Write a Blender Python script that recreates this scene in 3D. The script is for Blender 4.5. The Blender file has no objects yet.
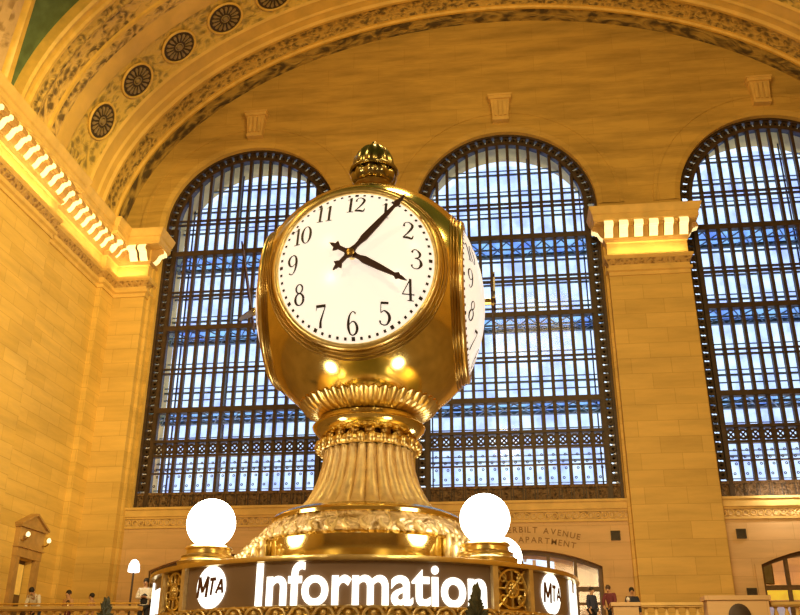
import bpy, bmesh, math, random
from mathutils import Vector, Matrix
random.seed(7)
PI = math.pi
SC = bpy.context.scene
COL = SC.collection
ORD = ['first', 'second', 'third', 'fourth', 'fifth', 'sixth', 'seventh', 'eighth', 'ninth', 'tenth', 'eleventh', 'twelfth',
       'thirteenth', 'fourteenth', 'fifteenth', 'sixteenth', 'seventeenth', 'eighteenth', 'nineteenth', 'twentieth']

# ------------------------------------------------------------------ materials
def srgb(r, g, b):
    f = lambda c: (c / 12.92 if c <= .04045 else ((c + .055) / 1.055) ** 2.4)
    return (f(r / 255), f(g / 255), f(b / 255), 1)

class NT:
    def __init__(self, name):
        self.m = bpy.data.materials.new(name); self.m.use_nodes = True
        self.t = self.m.node_tree; self.b = self.t.nodes['Principled BSDF']; self.out = self.t.nodes['Material Output']
    def n(self, kind, **kw):
        x = self.t.nodes.new(kind)
        for k, v in kw.items():
            if k in x.inputs: x.inputs[k].default_value = v
            else: setattr(x, k, v)
        return x
    def l(self, a, b): self.t.links.new(a, b)

def ramp(nt, src, stops):
    r = nt.n('ShaderNodeValToRGB')
    e = r.color_ramp.elements
    while len(e) < len(stops): e.new(.5)
    for i, (p, c) in enumerate(stops): e[i].position = p; e[i].color = c
    nt.l(src, r.inputs[0]); return r

def plain(name, col, rough=.6, metal=0., noise=0., scale=6., bump=0., emit=None, es=0.):
    nt = NT(name); b = nt.b
    b.inputs['Base Color'].default_value = col; b.inputs['Roughness'].default_value = rough; b.inputs['Metallic'].default_value = metal
    if noise or bump:
        tc = nt.n('ShaderNodeTexCoord'); nz = nt.n('ShaderNodeTexNoise', Scale=scale, Detail=5.)
        nt.l(tc.outputs['Object'], nz.inputs['Vector'])
        if noise:
            lo = tuple(c * (1 - noise) for c in col[:3]) + (1,); hi = tuple(min(1, c * (1 + noise)) for c in col[:3]) + (1,)
            r = ramp(nt, nz.outputs['Fac'], [(.3, lo), (.7, hi)]); nt.l(r.outputs[0], b.inputs['Base Color'])
        if bump:
            bp = nt.n('ShaderNodeBump', Strength=bump, Distance=.05); nt.l(nz.outputs['Fac'], bp.inputs['Height']); nt.l(bp.outputs[0], b.inputs['Normal'])
    if emit: b.inputs['Emission Color'].default_value = emit; b.inputs['Emission Strength'].default_value = es
    return nt.m

def stone(name, c1, c2, mortar, row=.5, width=1.5, veins=0., msize=.012, bump=.3):
    """coursed ashlar; u = x + y (either wall direction), v = z, in world space"""
    nt = NT(name); b = nt.b; b.inputs['Roughness'].default_value = .72
    g = nt.n('ShaderNodeNewGeometry'); s = nt.n('ShaderNodeSeparateXYZ'); nt.l(g.outputs['Position'], s.inputs[0])
    a = nt.n('ShaderNodeMath', operation='ADD'); nt.l(s.outputs[0], a.inputs[0]); nt.l(s.outputs[1], a.inputs[1])
    c = nt.n('ShaderNodeCombineXYZ'); nt.l(a.outputs[0], c.inputs[0]); nt.l(s.outputs[2], c.inputs[1])
    br = nt.n('ShaderNodeTexBrick', Scale=1.0)
    br.inputs['Color1'].default_value = c1; br.inputs['Color2'].default_value = c2; br.inputs['Mortar'].default_value = mortar
    br.inputs['Mortar Size'].default_value = msize; br.inputs['Mortar Smooth'].default_value = .3
    br.inputs['Brick Width'].default_value = width; br.inputs['Row Height'].default_value = row; br.inputs['Bias'].default_value = 0
    nt.l(c.outputs[0], br.inputs['Vector'])
    mp = nt.n('ShaderNodeMapping'); mp.inputs['Scale'].default_value = (.25, 1.6, 1)
    nt.l(c.outputs[0], mp.inputs['Vector'])
    nz = nt.n('ShaderNodeTexNoise', Scale=1.0, Detail=6., Roughness=.65); nt.l(mp.outputs[0], nz.inputs['Vector'])
    lo = .72 - veins; r = ramp(nt, nz.outputs['Fac'], [(.32, (lo, lo, lo, 1)), (.6, (1, 1, 1, 1))])
    mx = nt.n('ShaderNodeMix', data_type='RGBA', blend_type='MULTIPLY'); mx.inputs[0].default_value = .8
    nt.l(br.outputs['Color'], mx.inputs[6]); nt.l(r.outputs[0], mx.inputs[7]); nt.l(mx.outputs[2], b.inputs['Base Color'])
    bp = nt.n('ShaderNodeBump', Strength=bump, Distance=.04); bp.invert = True
    nt.l(br.outputs['Fac'], bp.inputs['Height']); nt.l(bp.outputs[0], b.inputs['Normal'])
    return nt.m

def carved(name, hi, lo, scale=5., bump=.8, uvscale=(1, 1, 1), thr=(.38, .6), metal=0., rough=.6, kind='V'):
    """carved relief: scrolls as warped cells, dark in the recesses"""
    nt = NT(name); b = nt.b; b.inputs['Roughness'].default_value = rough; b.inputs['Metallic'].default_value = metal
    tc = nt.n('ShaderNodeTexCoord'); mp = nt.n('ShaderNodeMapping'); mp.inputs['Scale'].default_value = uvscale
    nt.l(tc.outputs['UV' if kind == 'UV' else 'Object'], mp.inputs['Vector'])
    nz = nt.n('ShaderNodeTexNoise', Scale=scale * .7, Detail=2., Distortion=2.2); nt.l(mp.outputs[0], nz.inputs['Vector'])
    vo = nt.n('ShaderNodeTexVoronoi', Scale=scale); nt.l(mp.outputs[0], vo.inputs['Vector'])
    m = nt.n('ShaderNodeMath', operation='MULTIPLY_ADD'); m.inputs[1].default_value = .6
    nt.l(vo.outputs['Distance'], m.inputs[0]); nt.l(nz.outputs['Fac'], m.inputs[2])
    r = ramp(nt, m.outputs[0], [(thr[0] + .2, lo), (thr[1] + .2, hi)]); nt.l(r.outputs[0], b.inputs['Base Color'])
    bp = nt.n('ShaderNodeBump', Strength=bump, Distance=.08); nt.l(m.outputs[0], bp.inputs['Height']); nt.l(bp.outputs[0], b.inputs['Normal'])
    return nt.m

def emitter(name, col, strength):
    nt = NT(name); nt.t.nodes.remove(nt.b)
    e = nt.n('ShaderNodeEmission', Color=col, Strength=strength)
    lw = nt.n('ShaderNodeTexNoise', Scale=3.); nt.l(e.outputs[0], nt.out.inputs['Surface']); return nt.m

def glass(name, tint, gloss=.06):
    nt = NT(name); nt.t.nodes.remove(nt.b)
    t = nt.n('ShaderNodeBsdfTransparent', Color=tint); g = nt.n('ShaderNodeBsdfGlossy', Roughness=.08); m = nt.n('ShaderNodeMixShader'); m.inputs[0].default_value = gloss
    tc = nt.n('ShaderNodeTexCoord'); nz = nt.n('ShaderNodeTexNoise', Scale=1.3, Detail=3.); nt.l(tc.outputs['Object'], nz.inputs['Vector'])
    lo = tuple(c * .74 for c in tint[:2]) + (tint[2] * .95, 1)
    r = ramp(nt, nz.outputs['Fac'], [(.36, lo), (.58, tint)]); nt.l(r.outputs[0], t.inputs['Color'])
    nt.l(t.outputs[0], m.inputs[1]); nt.l(g.outputs[0], m.inputs[2]); nt.l(m.outputs[0], nt.out.inputs['Surface']); return nt.m

M = {}
M['wall'] = stone('honey_ashlar', (.76, .51, .155, 1), (.67, .44, .12, 1), (.56, .35, .09, 1))
M['pier'] = stone('pier_ashlar', (.72, .48, .15, 1), (.62, .41, .12, 1), (.54, .345, .10, 1), row=.62, width=1.5)
M['lunette'] = stone('veined_stone', (.60, .385, .10, 1), (.55, .35, .088, 1), (.49, .305, .075, 1), row=.9, width=2.4, veins=.2, bump=.1)
M['lower'] = stone('lower_ashlar', (.70, .46, .24, 1), (.64, .42, .21, 1), (.58, .37, .18, 1), row=.62, width=1.6)
M['mould'] = plain('moulded_stone', (.66, .44, .15, 1), .65, noise=.12, scale=2, bump=.08)
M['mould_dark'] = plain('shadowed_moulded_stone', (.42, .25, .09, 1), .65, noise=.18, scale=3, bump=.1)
M['guilloche'] = carved('guilloche_band', (.62, .42, .2, 1), (.33, .2, .08, 1), 4.5, .9)
M['egg'] = carved('egg_and_dart_band', (.5, .31, .11, 1), (.25, .14, .05, 1), 6, .9)
M['soffit'] = plain('painted_plaster', (.70, .46, .13, 1), .6, noise=.12, scale=1.2, bump=.05)
M['gold'] = plain('gilded_plaster', (.72, .47, .115, 1), .45, noise=.14, scale=2.5)
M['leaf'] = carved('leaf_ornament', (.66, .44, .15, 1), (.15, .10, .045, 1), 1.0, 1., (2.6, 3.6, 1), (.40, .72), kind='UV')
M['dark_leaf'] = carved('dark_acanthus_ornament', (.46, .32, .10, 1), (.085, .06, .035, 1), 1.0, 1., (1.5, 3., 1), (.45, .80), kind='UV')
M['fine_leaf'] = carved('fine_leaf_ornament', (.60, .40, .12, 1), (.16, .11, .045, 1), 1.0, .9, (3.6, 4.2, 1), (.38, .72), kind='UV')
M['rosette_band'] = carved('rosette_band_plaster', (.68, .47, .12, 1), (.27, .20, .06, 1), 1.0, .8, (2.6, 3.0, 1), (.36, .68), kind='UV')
M['green'] = plain('painted_sky_green', (.10, .155, .075, 1), .8, noise=.25, scale=2)
M['groin'] = carved('groin_ornament', (.62, .43, .24, 1), (.36, .23, .11, 1), 2.2, .8)
M['grey_plaster'] = plain('grey_plaster', (.46, .38, .34, 1), .8, noise=.1)
M['ring_dark'] = plain('dark_rosette_recess', (.055, .035, .018, 1), .7, noise=.2)
M['petal'] = plain('pale_petal', (.27, .19, .09, 1), .6, noise=.1)
M['bronze'] = plain('dark_bronze', (.052, .031, .022, 1), .5, .25, noise=.3, scale=4)
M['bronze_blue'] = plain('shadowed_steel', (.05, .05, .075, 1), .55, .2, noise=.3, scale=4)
M['bronze_panel'] = carved('bronze_panel', (.17, .10, .05, 1), (.06, .035, .018, 1), 7, 1., rough=.5, metal=.3)
M['pane'] = glass('window_glass', (.90, .95, 1, 1), .025)
M['floor_glass'] = glass('walkway_glass', (.66, .82, .92, 1), .05)
M['door_glass'] = glass('door_glass', (.9, .9, .88, 1), .08)
M['modillion'] = plain('lit_scroll_alabaster', (.9, .75, .45, 1), .5, noise=.05, emit=(1, .80, .38, 1), es=1.05)  # stone brackets under uplights; their lit look is added as emission
def brass(name, col, rough, noise=.12, scale=3, bump=0., metal=1.):
    return plain(name, col, rough, metal, noise=noise, scale=scale, bump=bump)
M['brass'] = brass('polished_brass', (.88, .70, .26, 1), .13)
M['brass_satin'] = brass('satin_brass', (.84, .66, .29, 1), .28, bump=.1, scale=9)
M['brass_pale'] = brass('pale_cast_brass', (.90, .68, .36, 1), .38, noise=.2, scale=12, bump=.25, metal=.6)
M['brass_leaf'] = carved('cast_leaf_brass', (.92, .72, .44, 1), (.40, .25, .09, 1), 9, 1., metal=.5, rough=.42)
M['brass_dark'] = brass('antique_brass', (.40, .25, .07, 1), .3, .25, 8)
M['finial'] = brass('finial_bronze', (.34, .28, .13, 1), .22, .3, 10)
M['face'] = plain('opal_glass', (.93, .87, .78, 1), .22, noise=.03, scale=2, emit=(1, .93, .82, 1), es=.72)
M['ink'] = plain('numeral_ink', (.03, .02, .018, 1), .5, noise=.1)
M['hand'] = plain('dark_hand_metal', (.055, .02, .018, 1), .4, .2, noise=.2)
M['globe'] = emitter('lit_globe', (1, .90, .66, 1), 13.)
M['lampshade'] = emitter('lit_lamp_shade', (1, .94, .82, 1), 4.)
M['letter'] = emitter('lit_letter', (1, .93, .78, 1), 2.4)
M['sign'] = plain('sign_glass', (.24, .16, .11, 1), .3, noise=.2, scale=1.5)  # brown lightened to hold the glare of the lit letters
M['emblem_ink'] = plain('emblem_ink', (.12, .04, .02, 1), .5)
M['inscription'] = plain('inscription_ink', (.27, .15, .06, 1), .8, noise=.1)
M['vent'] = plain('vent_iron', (.06, .045, .03, 1), .6, .3, noise=.2)
M['floor'] = plain('marble_floor', (.30, .23, .15, 1), .3, noise=.3, scale=.8)
M['steel_blue'] = plain('pale_blue_steel', (.16, .24, .38, 1), .5, noise=.2)
M['shade_wall'] = plain('shaded_stone', (.20, .13, .06, 1), .8, noise=.3, scale=.5)  # stone colour kept dark so the brass reflects a dark wall
M['counter_glass'] = plain('counter_glass', (.12, .10, .07, 1), .08, noise=.1)
M['needles'] = plain('evergreen_needles', (.10, .10, .06, 1), .8, noise=.5, scale=20)
M['bark'] = plain('bark', (.12, .07, .035, 1), .9, noise=.3)
M['pot'] = plain('clay_pot', (.35, .16, .07, 1), .7, noise=.2)
M['wood'] = plain('dark_wood', (.13, .075, .035, 1), .55, noise=.25)
M['yellow'] = plain('yellow_sign', (.85, .55, .03, 1), .5, noise=.05, emit=(1, .66, .05, 1), es=.8)
M['poster'] = plain('pale_poster', (.75, .78, .85, 1), .5, noise=.15, scale=3, emit=(.8, .85, 1, 1), es=.35)
M['greenish'] = plain('grey_green_panel', (.22, .25, .17, 1), .5, noise=.3, scale=3)
M['skin'] = plain('skin', (.55, .31, .19, 1), .55, noise=.05)
def cloth(name, c): return plain(name, c, .85, noise=.15, scale=25, bump=.1)
M['white_cloth'] = cloth('white_cloth', (.82, .78, .72, 1)); M['black_cloth'] = cloth('black_cloth', (.02, .022, .03, 1))
M['maroon_cloth'] = cloth('maroon_cloth', (.15, .03, .04, 1)); M['navy_cloth'] = cloth('navy_cloth', (.03, .035, .07, 1))
M['tan_cloth'] = cloth('tan_cloth', (.6, .35, .18, 1)); M['brown_cloth'] = cloth('brown_cloth', (.1, .055, .03, 1))
M['hair_dark'] = plain('dark_hair', (.015, .01, .008, 1), .6, noise=.3, scale=40); M['hair_brown'] = plain('brown_hair', (.07, .035, .018, 1), .6, noise=.3, scale=40)

# ------------------------------------------------------------------ mesh building
class MB:
    def __init__(self): self.v = []; self.f = []; self.mi = []; self.uv = {}
    def add(self, vs, fs, mi=0):
        o = len(self.v); self.v += [tuple(p) for p in vs]; self.f += [tuple(i + o for i in f) for f in fs]; self.mi += [mi] * len(fs); return self
    def box(self, x0, x1, y0, y1, z0, z1, mi=0):
        vs = [(x, y, z) for z in (z0, z1) for y in (y0, y1) for x in (x0, x1)]
        return self.add(vs, [(0, 2, 3, 1), (4, 5, 7, 6), (0, 1, 5, 4), (2, 6, 7, 3), (0, 4, 6, 2), (1, 3, 7, 5)], mi)
    def bar(self, a, b, w, d, up=(0, 0, 1), mi=0):
        a = Vector(a); b = Vector(b); t = (b - a).normalized(); u = Vector(up)
        s = t.cross(u); s = s.normalized() if s.length > 1e-6 else Vector((1, 0, 0)); n = s.cross(t)
        vs = [p + s * (w / 2 * i) + n * (d / 2 * j) for p in (a, b) for i, j in ((-1, -1), (1, -1), (1, 1), (-1, 1))]
        return self.add(vs, [(3, 2, 1, 0), (4, 5, 6, 7), (0, 1, 5, 4), (1, 2, 6, 5), (2, 3, 7, 6), (3, 0, 4, 7)], mi)
    def tube(self, pts, rad, seg=8, closed=False, mi=0):
        pts = [Vector(p) for p in pts]; n = len(pts); R = rad if isinstance(rad, (list, tuple)) else [rad] * n
        rings = []; prev = None
        for i in range(n):
            if closed: t = pts[(i + 1) % n] - pts[i - 1]
            else: t = pts[min(i + 1, n - 1)] - pts[max(i - 1, 0)]
            t.normalize()
            if prev is None:
                u = Vector((0, 0, 1)) if abs(t.z) < .9 else Vector((0, 1, 0)); s = t.cross(u).normalized()
            else: s = (prev - t * prev.dot(t)).normalized()
            prev = s; q = t.cross(s)
            rings.append([pts[i] + (s * math.cos(k * 2 * PI / seg) + q * math.sin(k * 2 * PI / seg)) * R[i] for k in range(seg)])
        vs = [p for r in rings for p in r]; fs = []
        for i in range(n if closed else n - 1):
            j = (i + 1) % n
            for k in range(seg): fs.append((i * seg + k, i * seg + (k + 1) % seg, j * seg + (k + 1) % seg, j * seg + k))
        if not closed: fs += [tuple(range(seg))[::-1], tuple((n - 1) * seg + k for k in range(seg))]
        return self.add(vs, fs, mi)
    def lathe(self, prof, seg=64, c=(0, 0, 0), mod=None, caps=True, mi=0):
        vs = []; n = len(prof)
        for i, (r, z) in enumerate(prof):
            for k in range(seg):
                a = 2 * PI * k / seg; rr, zz = (r, z) if mod is None else mod(r, z, a, i)
                vs.append((c[0] + rr * math.cos(a), c[1] + rr * math.sin(a), c[2] + zz))
        fs = [(i * seg + k, i * seg + (k + 1) % seg, (i + 1) * seg + (k + 1) % seg, (i + 1) * seg + k) for i in range(n - 1) for k in range(seg)]
        if caps: fs += [tuple(range(seg))[::-1], tuple((n - 1) * seg + k for k in range(seg))]
        return self.add(vs, fs, mi)
    def torus(self, R, r, c=(0, 0, 0), seg=64, ms=10, axis='Z', mi=0):
        vs = []
        for i in range(seg):
            a = 2 * PI * i / seg
            for j in range(ms):
                b = 2 * PI * j / ms; rr = R + r * math.cos(b); h = r * math.sin(b)
                p = (rr * math.cos(a), rr * math.sin(a), h)
                if axis == 'Y': p = (p[0], p[2], p[1])
                vs.append((p[0] + c[0], p[1] + c[1], p[2] + c[2]))
        fs = [(i * ms + j, ((i + 1) % seg) * ms + j, ((i + 1) % seg) * ms + (j + 1) % ms, i * ms + (j + 1) % ms) for i in range(seg) for j in range(ms)]
        return self.add(vs, fs, mi)
    def ball(self, c, r, seg=16, rings=10, mi=0):
        rx, ry, rz = r if isinstance(r, (tuple, list)) else (r, r, r)
        vs = [(c[0], c[1], c[2] - rz)]
        for i in range(1, rings):
            t = PI * i / rings
            vs += [(c[0] + rx * math.sin(t) * math.cos(2 * PI * k / seg), c[1] + ry * math.sin(t) * math.sin(2 * PI * k / seg), c[2] - rz * math.cos(t)) for k in range(seg)]
        vs.append((c[0], c[1], c[2] + rz)); L = len(vs) - 1
        fs = [(0, 1 + (k + 1) % seg, 1 + k) for k in range(seg)]
        for i in range(rings - 2):
            o = 1 + i * seg; fs += [(o + k, o + (k + 1) % seg, o + seg + (k + 1) % seg, o + seg + k) for k in range(seg)]
        o = 1 + (rings - 2) * seg; fs += [(o + k, o + (k + 1) % seg, L) for k in range(seg)]
        return self.add(vs, fs, mi)
    def prism(self, poly, fn, d0, d1, mi=0):
        """extrude a 2D polygon; fn(u, v, d) -> 3D"""
        n = len(poly); vs = [fn(u, v, d0) for u, v in poly] + [fn(u, v, d1) for u, v in poly]
        fs = [tuple(range(n))[::-1], tuple(range(n, 2 * n))] + [(i, (i + 1) % n, n + (i + 1) % n, n + i) for i in range(n)]
        return self.add(vs, fs, mi)
    def build(self, name, mats, parent=None, smooth=None, recalc=True):
        me = bpy.data.meshes.new(name); me.from_pydata(self.v, [], self.f)
        mats = mats if isinstance(mats, (list, tuple)) else [mats]
        for m in mats: me.materials.append(M[m] if isinstance(m, str) else m)
        for p, i in zip(me.polygons, self.mi): p.material_index = i
        if self.uv:
            lay = me.uv_layers.new(name='UVMap')
            for lp in me.loops: lay.data[lp.index].uv = self.uv.get(lp.vertex_index, (0, 0))
        if recalc:
            bm = bmesh.new(); bm.from_mesh(me); bmesh.ops.recalc_face_normals(bm, faces=bm.faces); bm.to_mesh(me); bm.free()
        if smooth:
            for p in me.polygons: p.use_smooth = True
            me.set_sharp_from_angle(angle=math.radians(smooth))
        o = bpy.data.objects.new(name, me); COL.objects.link(o)
        if parent is not None: o.parent = parent
        return o

def tag(o, label=None, cat=None, group=None, kind=None):
    if label: o['label'] = label
    if cat: o['category'] = cat
    if group: o['group'] = group
    if kind: o['kind'] = kind
    return o
def struct(o, label, cat): return tag(o, label, cat, kind='structure')
def empty(name, loc=(0, 0, 0), rz=0, label=None, cat=None, group=None, kind=None):
    o = bpy.data.objects.new(name, None); COL.objects.link(o); o.location = loc; o.rotation_euler = (0, 0, rz); o.empty_display_size = .1
    return tag(o, label, cat, group, kind)
def copy_tree(o, parent=None):
    c = o.copy(); COL.objects.link(c)
    if parent is not None: c.parent = parent
    for ch in list(o.children): copy_tree(ch, c)
    return c

def text_polys(txt, size=1., bold=0., spacing=1.):
    cu = bpy.data.curves.new('tmp', 'FONT'); cu.body = txt; cu.size = size; cu.offset = bold; cu.space_character = spacing; cu.resolution_u = 6
    o = bpy.data.objects.new('tmp', cu); COL.objects.link(o); bpy.context.view_layer.update()
    me = bpy.data.meshes.new_from_object(o.evaluated_get(bpy.context.evaluated_depsgraph_get()))
    vs = [(v.co.x, v.co.y) for v in me.vertices]; fs = [tuple(p.vertices) for p in me.polygons]
    bpy.data.objects.remove(o); bpy.data.curves.remove(cu); bpy.data.meshes.remove(me)
    return vs, fs
def slab_text(mb, vs, fs, fn, d0, d1, mi=0):
    """2D mesh -> thin raised solid through fn(u, v, d)"""
    n = len(vs); V = [fn(u, v, d1) for u, v in vs] + [fn(u, v, d0) for u, v in vs]
    cnt = {}
    for f in fs:
        for i in range(len(f)):
            e = (f[i], f[(i + 1) % len(f)]); cnt[e] = 1
    F = list(fs) + [(a, a + n, b + n, b) for (a, b) in cnt if (b, a) not in cnt]
    mb.add(V, F, mi)

def stroke(mb, pts, fn):
    L_, R2 = [], []
    for i, (x, y, w) in enumerate(pts):
        a = pts[max(i - 1, 0)]; b = pts[min(i + 1, len(pts) - 1)]; tx, ty = b[0] - a[0], b[1] - a[1]; l = math.hypot(tx, ty) or 1
        nx, ny = -ty / l, tx / l; L_.append((x + nx * w / 2, y + ny * w / 2)); R2.append((x - nx * w / 2, y - ny * w / 2))
    n = len(pts); vs = [fn(u, v, .006) for u, v in L_] + [fn(u, v, .006) for u, v in R2]
    mb.add(vs, [(i, i + 1, n + i + 1, n + i) for i in range(n - 1)])

# ------------------------------------------------------------------ dimensions (metres, eye level at z = 0)
ZF = -1.65                    # concourse floor
YW = 34.0                     # west wall face
XC, SP, HW = .37, 11.244, 3.906
SILL, TOP = 6.51, 22.92
SPR = TOP - HW
WIN = [XC - SP, XC, XC + SP]
XL, XR = -16.45, 17.15
CX, ZC, EA, EB = -.06, 18.0, 16.75, 11.15      # springing ellipse of the great arch
DECK = 1.45                   # balcony deck level
DW, DZ0, DZ1 = 2.87, 4.12, 4.73

def arch_pts(cx, hw, z0, spr, n=28, top=None):
    """open outline: left foot -> arch -> right foot (semicircle, or segment through top)"""
    pts = [(cx - hw, z0)]
    if top is None:
        pts += [(cx - hw * math.cos(PI * i / n), spr + hw * math.sin(PI * i / n)) for i in range(n + 1)]
    else:
        h = top - spr; R = (hw * hw + h * h) / (2 * h); a = math.asin(hw / R)
        pts += [(cx + R * math.sin(-a + 2 * a * i / n), top - R + R * math.cos(-a + 2 * a * i / n)) for i in range(n + 1)]
    pts.append((cx + hw, z0)); return pts

# ------------------------------------------------------------------ the west wall
def fill_wall(outer, holes, fn):
    bm = bmesh.new(); E = []
    for loop in [outer] + holes:
        vs = [bm.verts.new(fn(u, v)) for u, v in loop]
        E += [bm.edges.new((vs[i], vs[(i + 1) % len(vs)])) for i in range(len(vs))]
    bmesh.ops.triangle_fill(bm, use_beauty=True, edges=E)
    bm.verts.index_update(); V = [tuple(v.co) for v in bm.verts]; F = [tuple(v.index for v in f.verts) for f in bm.faces]; bm.free(); return V, F
win_loops = [arch_pts(c, HW, SILL, SPR, 40) for c in WIN]
door_loops = [arch_pts(c, DW, DECK, DZ0, 16, DZ1) for c in WIN]
outer = [(XL - .3, 6.), (XL - .3, ZF), (XR + .3, ZF), (XR + .3, ZC)] + \
        [(CX + (EA + .35) * math.cos(PI * i / 60), ZC + .2 + (EB + .35) * math.sin(PI * i / 60)) for i in range(1, 60)] + [(XL - .3, ZC)]
mb = MB()
V, F = fill_wall(outer, win_loops + door_loops, lambda u, v: (u, YW, v))
def wall_mat(f):
    z = sum(V[i][2] for i in f) / len(f); return 0
mb.add(V, F)
for lp in win_loops:
    n = len(lp); mb.add([(u, YW, v) for u, v in lp] + [(u, 36.45, v) for u, v in lp], [(i, (i + 1) % n, n + (i + 1) % n, n + i) for i in range(n)], 1)
for lp in door_loops:
    n = len(lp); mb.add([(u, YW, v) for u, v in lp] + [(u, 36.45, v) for u, v in lp], [(i, (i + 1) % n, n + (i + 1) % n, n + i) for i in range(n)], 2)
struct(mb.build('wall_west', ['lunette', 'mould', 'lower'], recalc=False), 'great golden stone end wall with three tall arched windows', 'wall')
# outside face of the wall, so that no sky leaks round its edges
mb = MB(); V, F = fill_wall(outer, win_loops + door_loops, lambda u, v: (u, 36.45, v)); mb.add(V, F)
struct(mb.build('wall_exterior', 'mould', recalc=False), 'outer stone face behind the arched windows', 'wall')

# lower ashlar storey, sill ledge and carved frieze under each window, jamb strips beside each window
def lower_bay(i, c):
    l, r = c - HW - .2, c + HW + .2
    mb = MB(); dl = arch_pts(c, DW, DECK, DZ0, 16, DZ1)
    V, F = fill_wall([(l, ZF), (r, ZF), (r, 5.72), (l, 5.72)], [dl], lambda u, v: (u, YW - .04, v)); mb.add(V, F)
    n = len(dl); mb.add([(u, YW - .04, v) for u, v in dl] + [(u, YW + .1, v) for u, v in dl], [(k, (k + 1) % n, n + (k + 1) % n, n + k) for k in range(n)])
    side = ('leftmost', 'middle', 'rightmost')[i]
    struct(mb.build('wall_bay', 'lower', recalc=False), 'pale stone wall below the %s arched window' % side, 'wall')
    # door surround moulding
    mb = MB(); ol = arch_pts(c, DW + .22, DECK, DZ0 + .02, 16, DZ1 + .25)
    for k in range(n - 1):
        a, b, p, q = dl[k], dl[k + 1], ol[k], ol[k + 1]
        mb.add([(a[0], YW - .1, a[1]), (b[0], YW - .1, b[1]), (q[0], YW - .1, q[1]), (p[0], YW - .1, p[1]),
                (p[0], YW - .04, p[1]), (q[0], YW - .04, q[1])], [(0, 1, 2, 3), (3, 2, 5, 4)])
    struct(mb.build('trim_%d' % (28 + i), 'lower', recalc=False), 'stone moulding round the %s arched doorway' % side, 'moulding')
    mb = MB()
    mb.box(l, r, YW - .10, YW, 5.72, 5.80, 0); mb.box(l, r, YW - .07, YW, 5.80, 6.08, 1); mb.box(l, r, YW - .12, YW, 6.08, 6.16, 0)
    mb.box(l, r, YW - .18, YW, 6.16, 6.42, 0); mb.box(l, r, YW - .24, YW + .1, 6.42, SILL, 0)
    # raised guilloche rings
    k = 0; x = l + .2
    while x < r - .1:
        mb.torus(.10, .022, (x, YW - .075, 5.94), 14, 6, 'Y', 0); x += .26
    struct(mb.build('trim_%d' % (1 + i), ['mould', 'guilloche']), ['ledge and carved ring frieze under the leftmost window', 'ledge and carved ring frieze under the middle window', 'ledge and carved ring frieze under the rightmost window'][i], 'moulding')
for i, c in enumerate(WIN): lower_bay(i, c)

# arch mouldings round the window heads, with keystones
for i, c in enumerate(WIN):
    mb = MB(); n = 48
    for (r0, r1, d0, d1) in ((HW, HW + .22, .02, .10), (HW + .22, HW + .95, .10, .05), (HW + .95, HW + 1.1, .08, .08)):
        ring = []
        for k in range(n + 1):
            a = PI * k / n; ring.append([(c - r * math.cos(a), y, SPR + r * math.sin(a)) for r, y in ((r0, YW), (r0, YW - d0), (r1, YW - d1), (r1, YW))])
        vs = [p for q in ring for p in q]; fs = []
        for k in range(n):
            for j in range(3): fs.append((k * 4 + j, k * 4 + j + 1, k * 4 + 5 + j, k * 4 + 4 + j))
        mb.add(vs, fs)
    struct(mb.build('trim_%d' % (4 + i), 'lunette', recalc=True), ['stone arch moulding round the leftmost window head', 'stone arch moulding round the middle window head', 'stone arch moulding round the rightmost window head'][i], 'moulding')
    kb = MB(); kz = TOP + .5
    kb.prism([(-.34, 0), (.34, 0), (.42, 1.05), (-.42, 1.05)], lambda u, v, d: (c + u, YW - d, kz + v), 0, .34)
    kb.box(c - .5, c + .5, YW - .42, YW, kz + 1.05, kz + 1.2); kb.box(c - .54, c + .54, YW - .46, YW, kz + 1.2, kz + 1.28)
    kb.box(c - .36, c + .36, YW - .4, YW, kz - .08, kz + .06)
    for s in (-.2, 0, .2): kb.prism([(s - .06, .15), (s + .06, .15), (s + .07, .95), (s - .07, .95)], lambda u, v, d: (c + u, YW - d, kz + v), .3, .41)
    struct(kb.build('trim_%d' % (7 + i), 'mould'), ['carved keystone above the leftmost arched window', 'carved keystone above the middle arched window', 'carved keystone above the rightmost arched window'][i], 'keystone')

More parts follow.
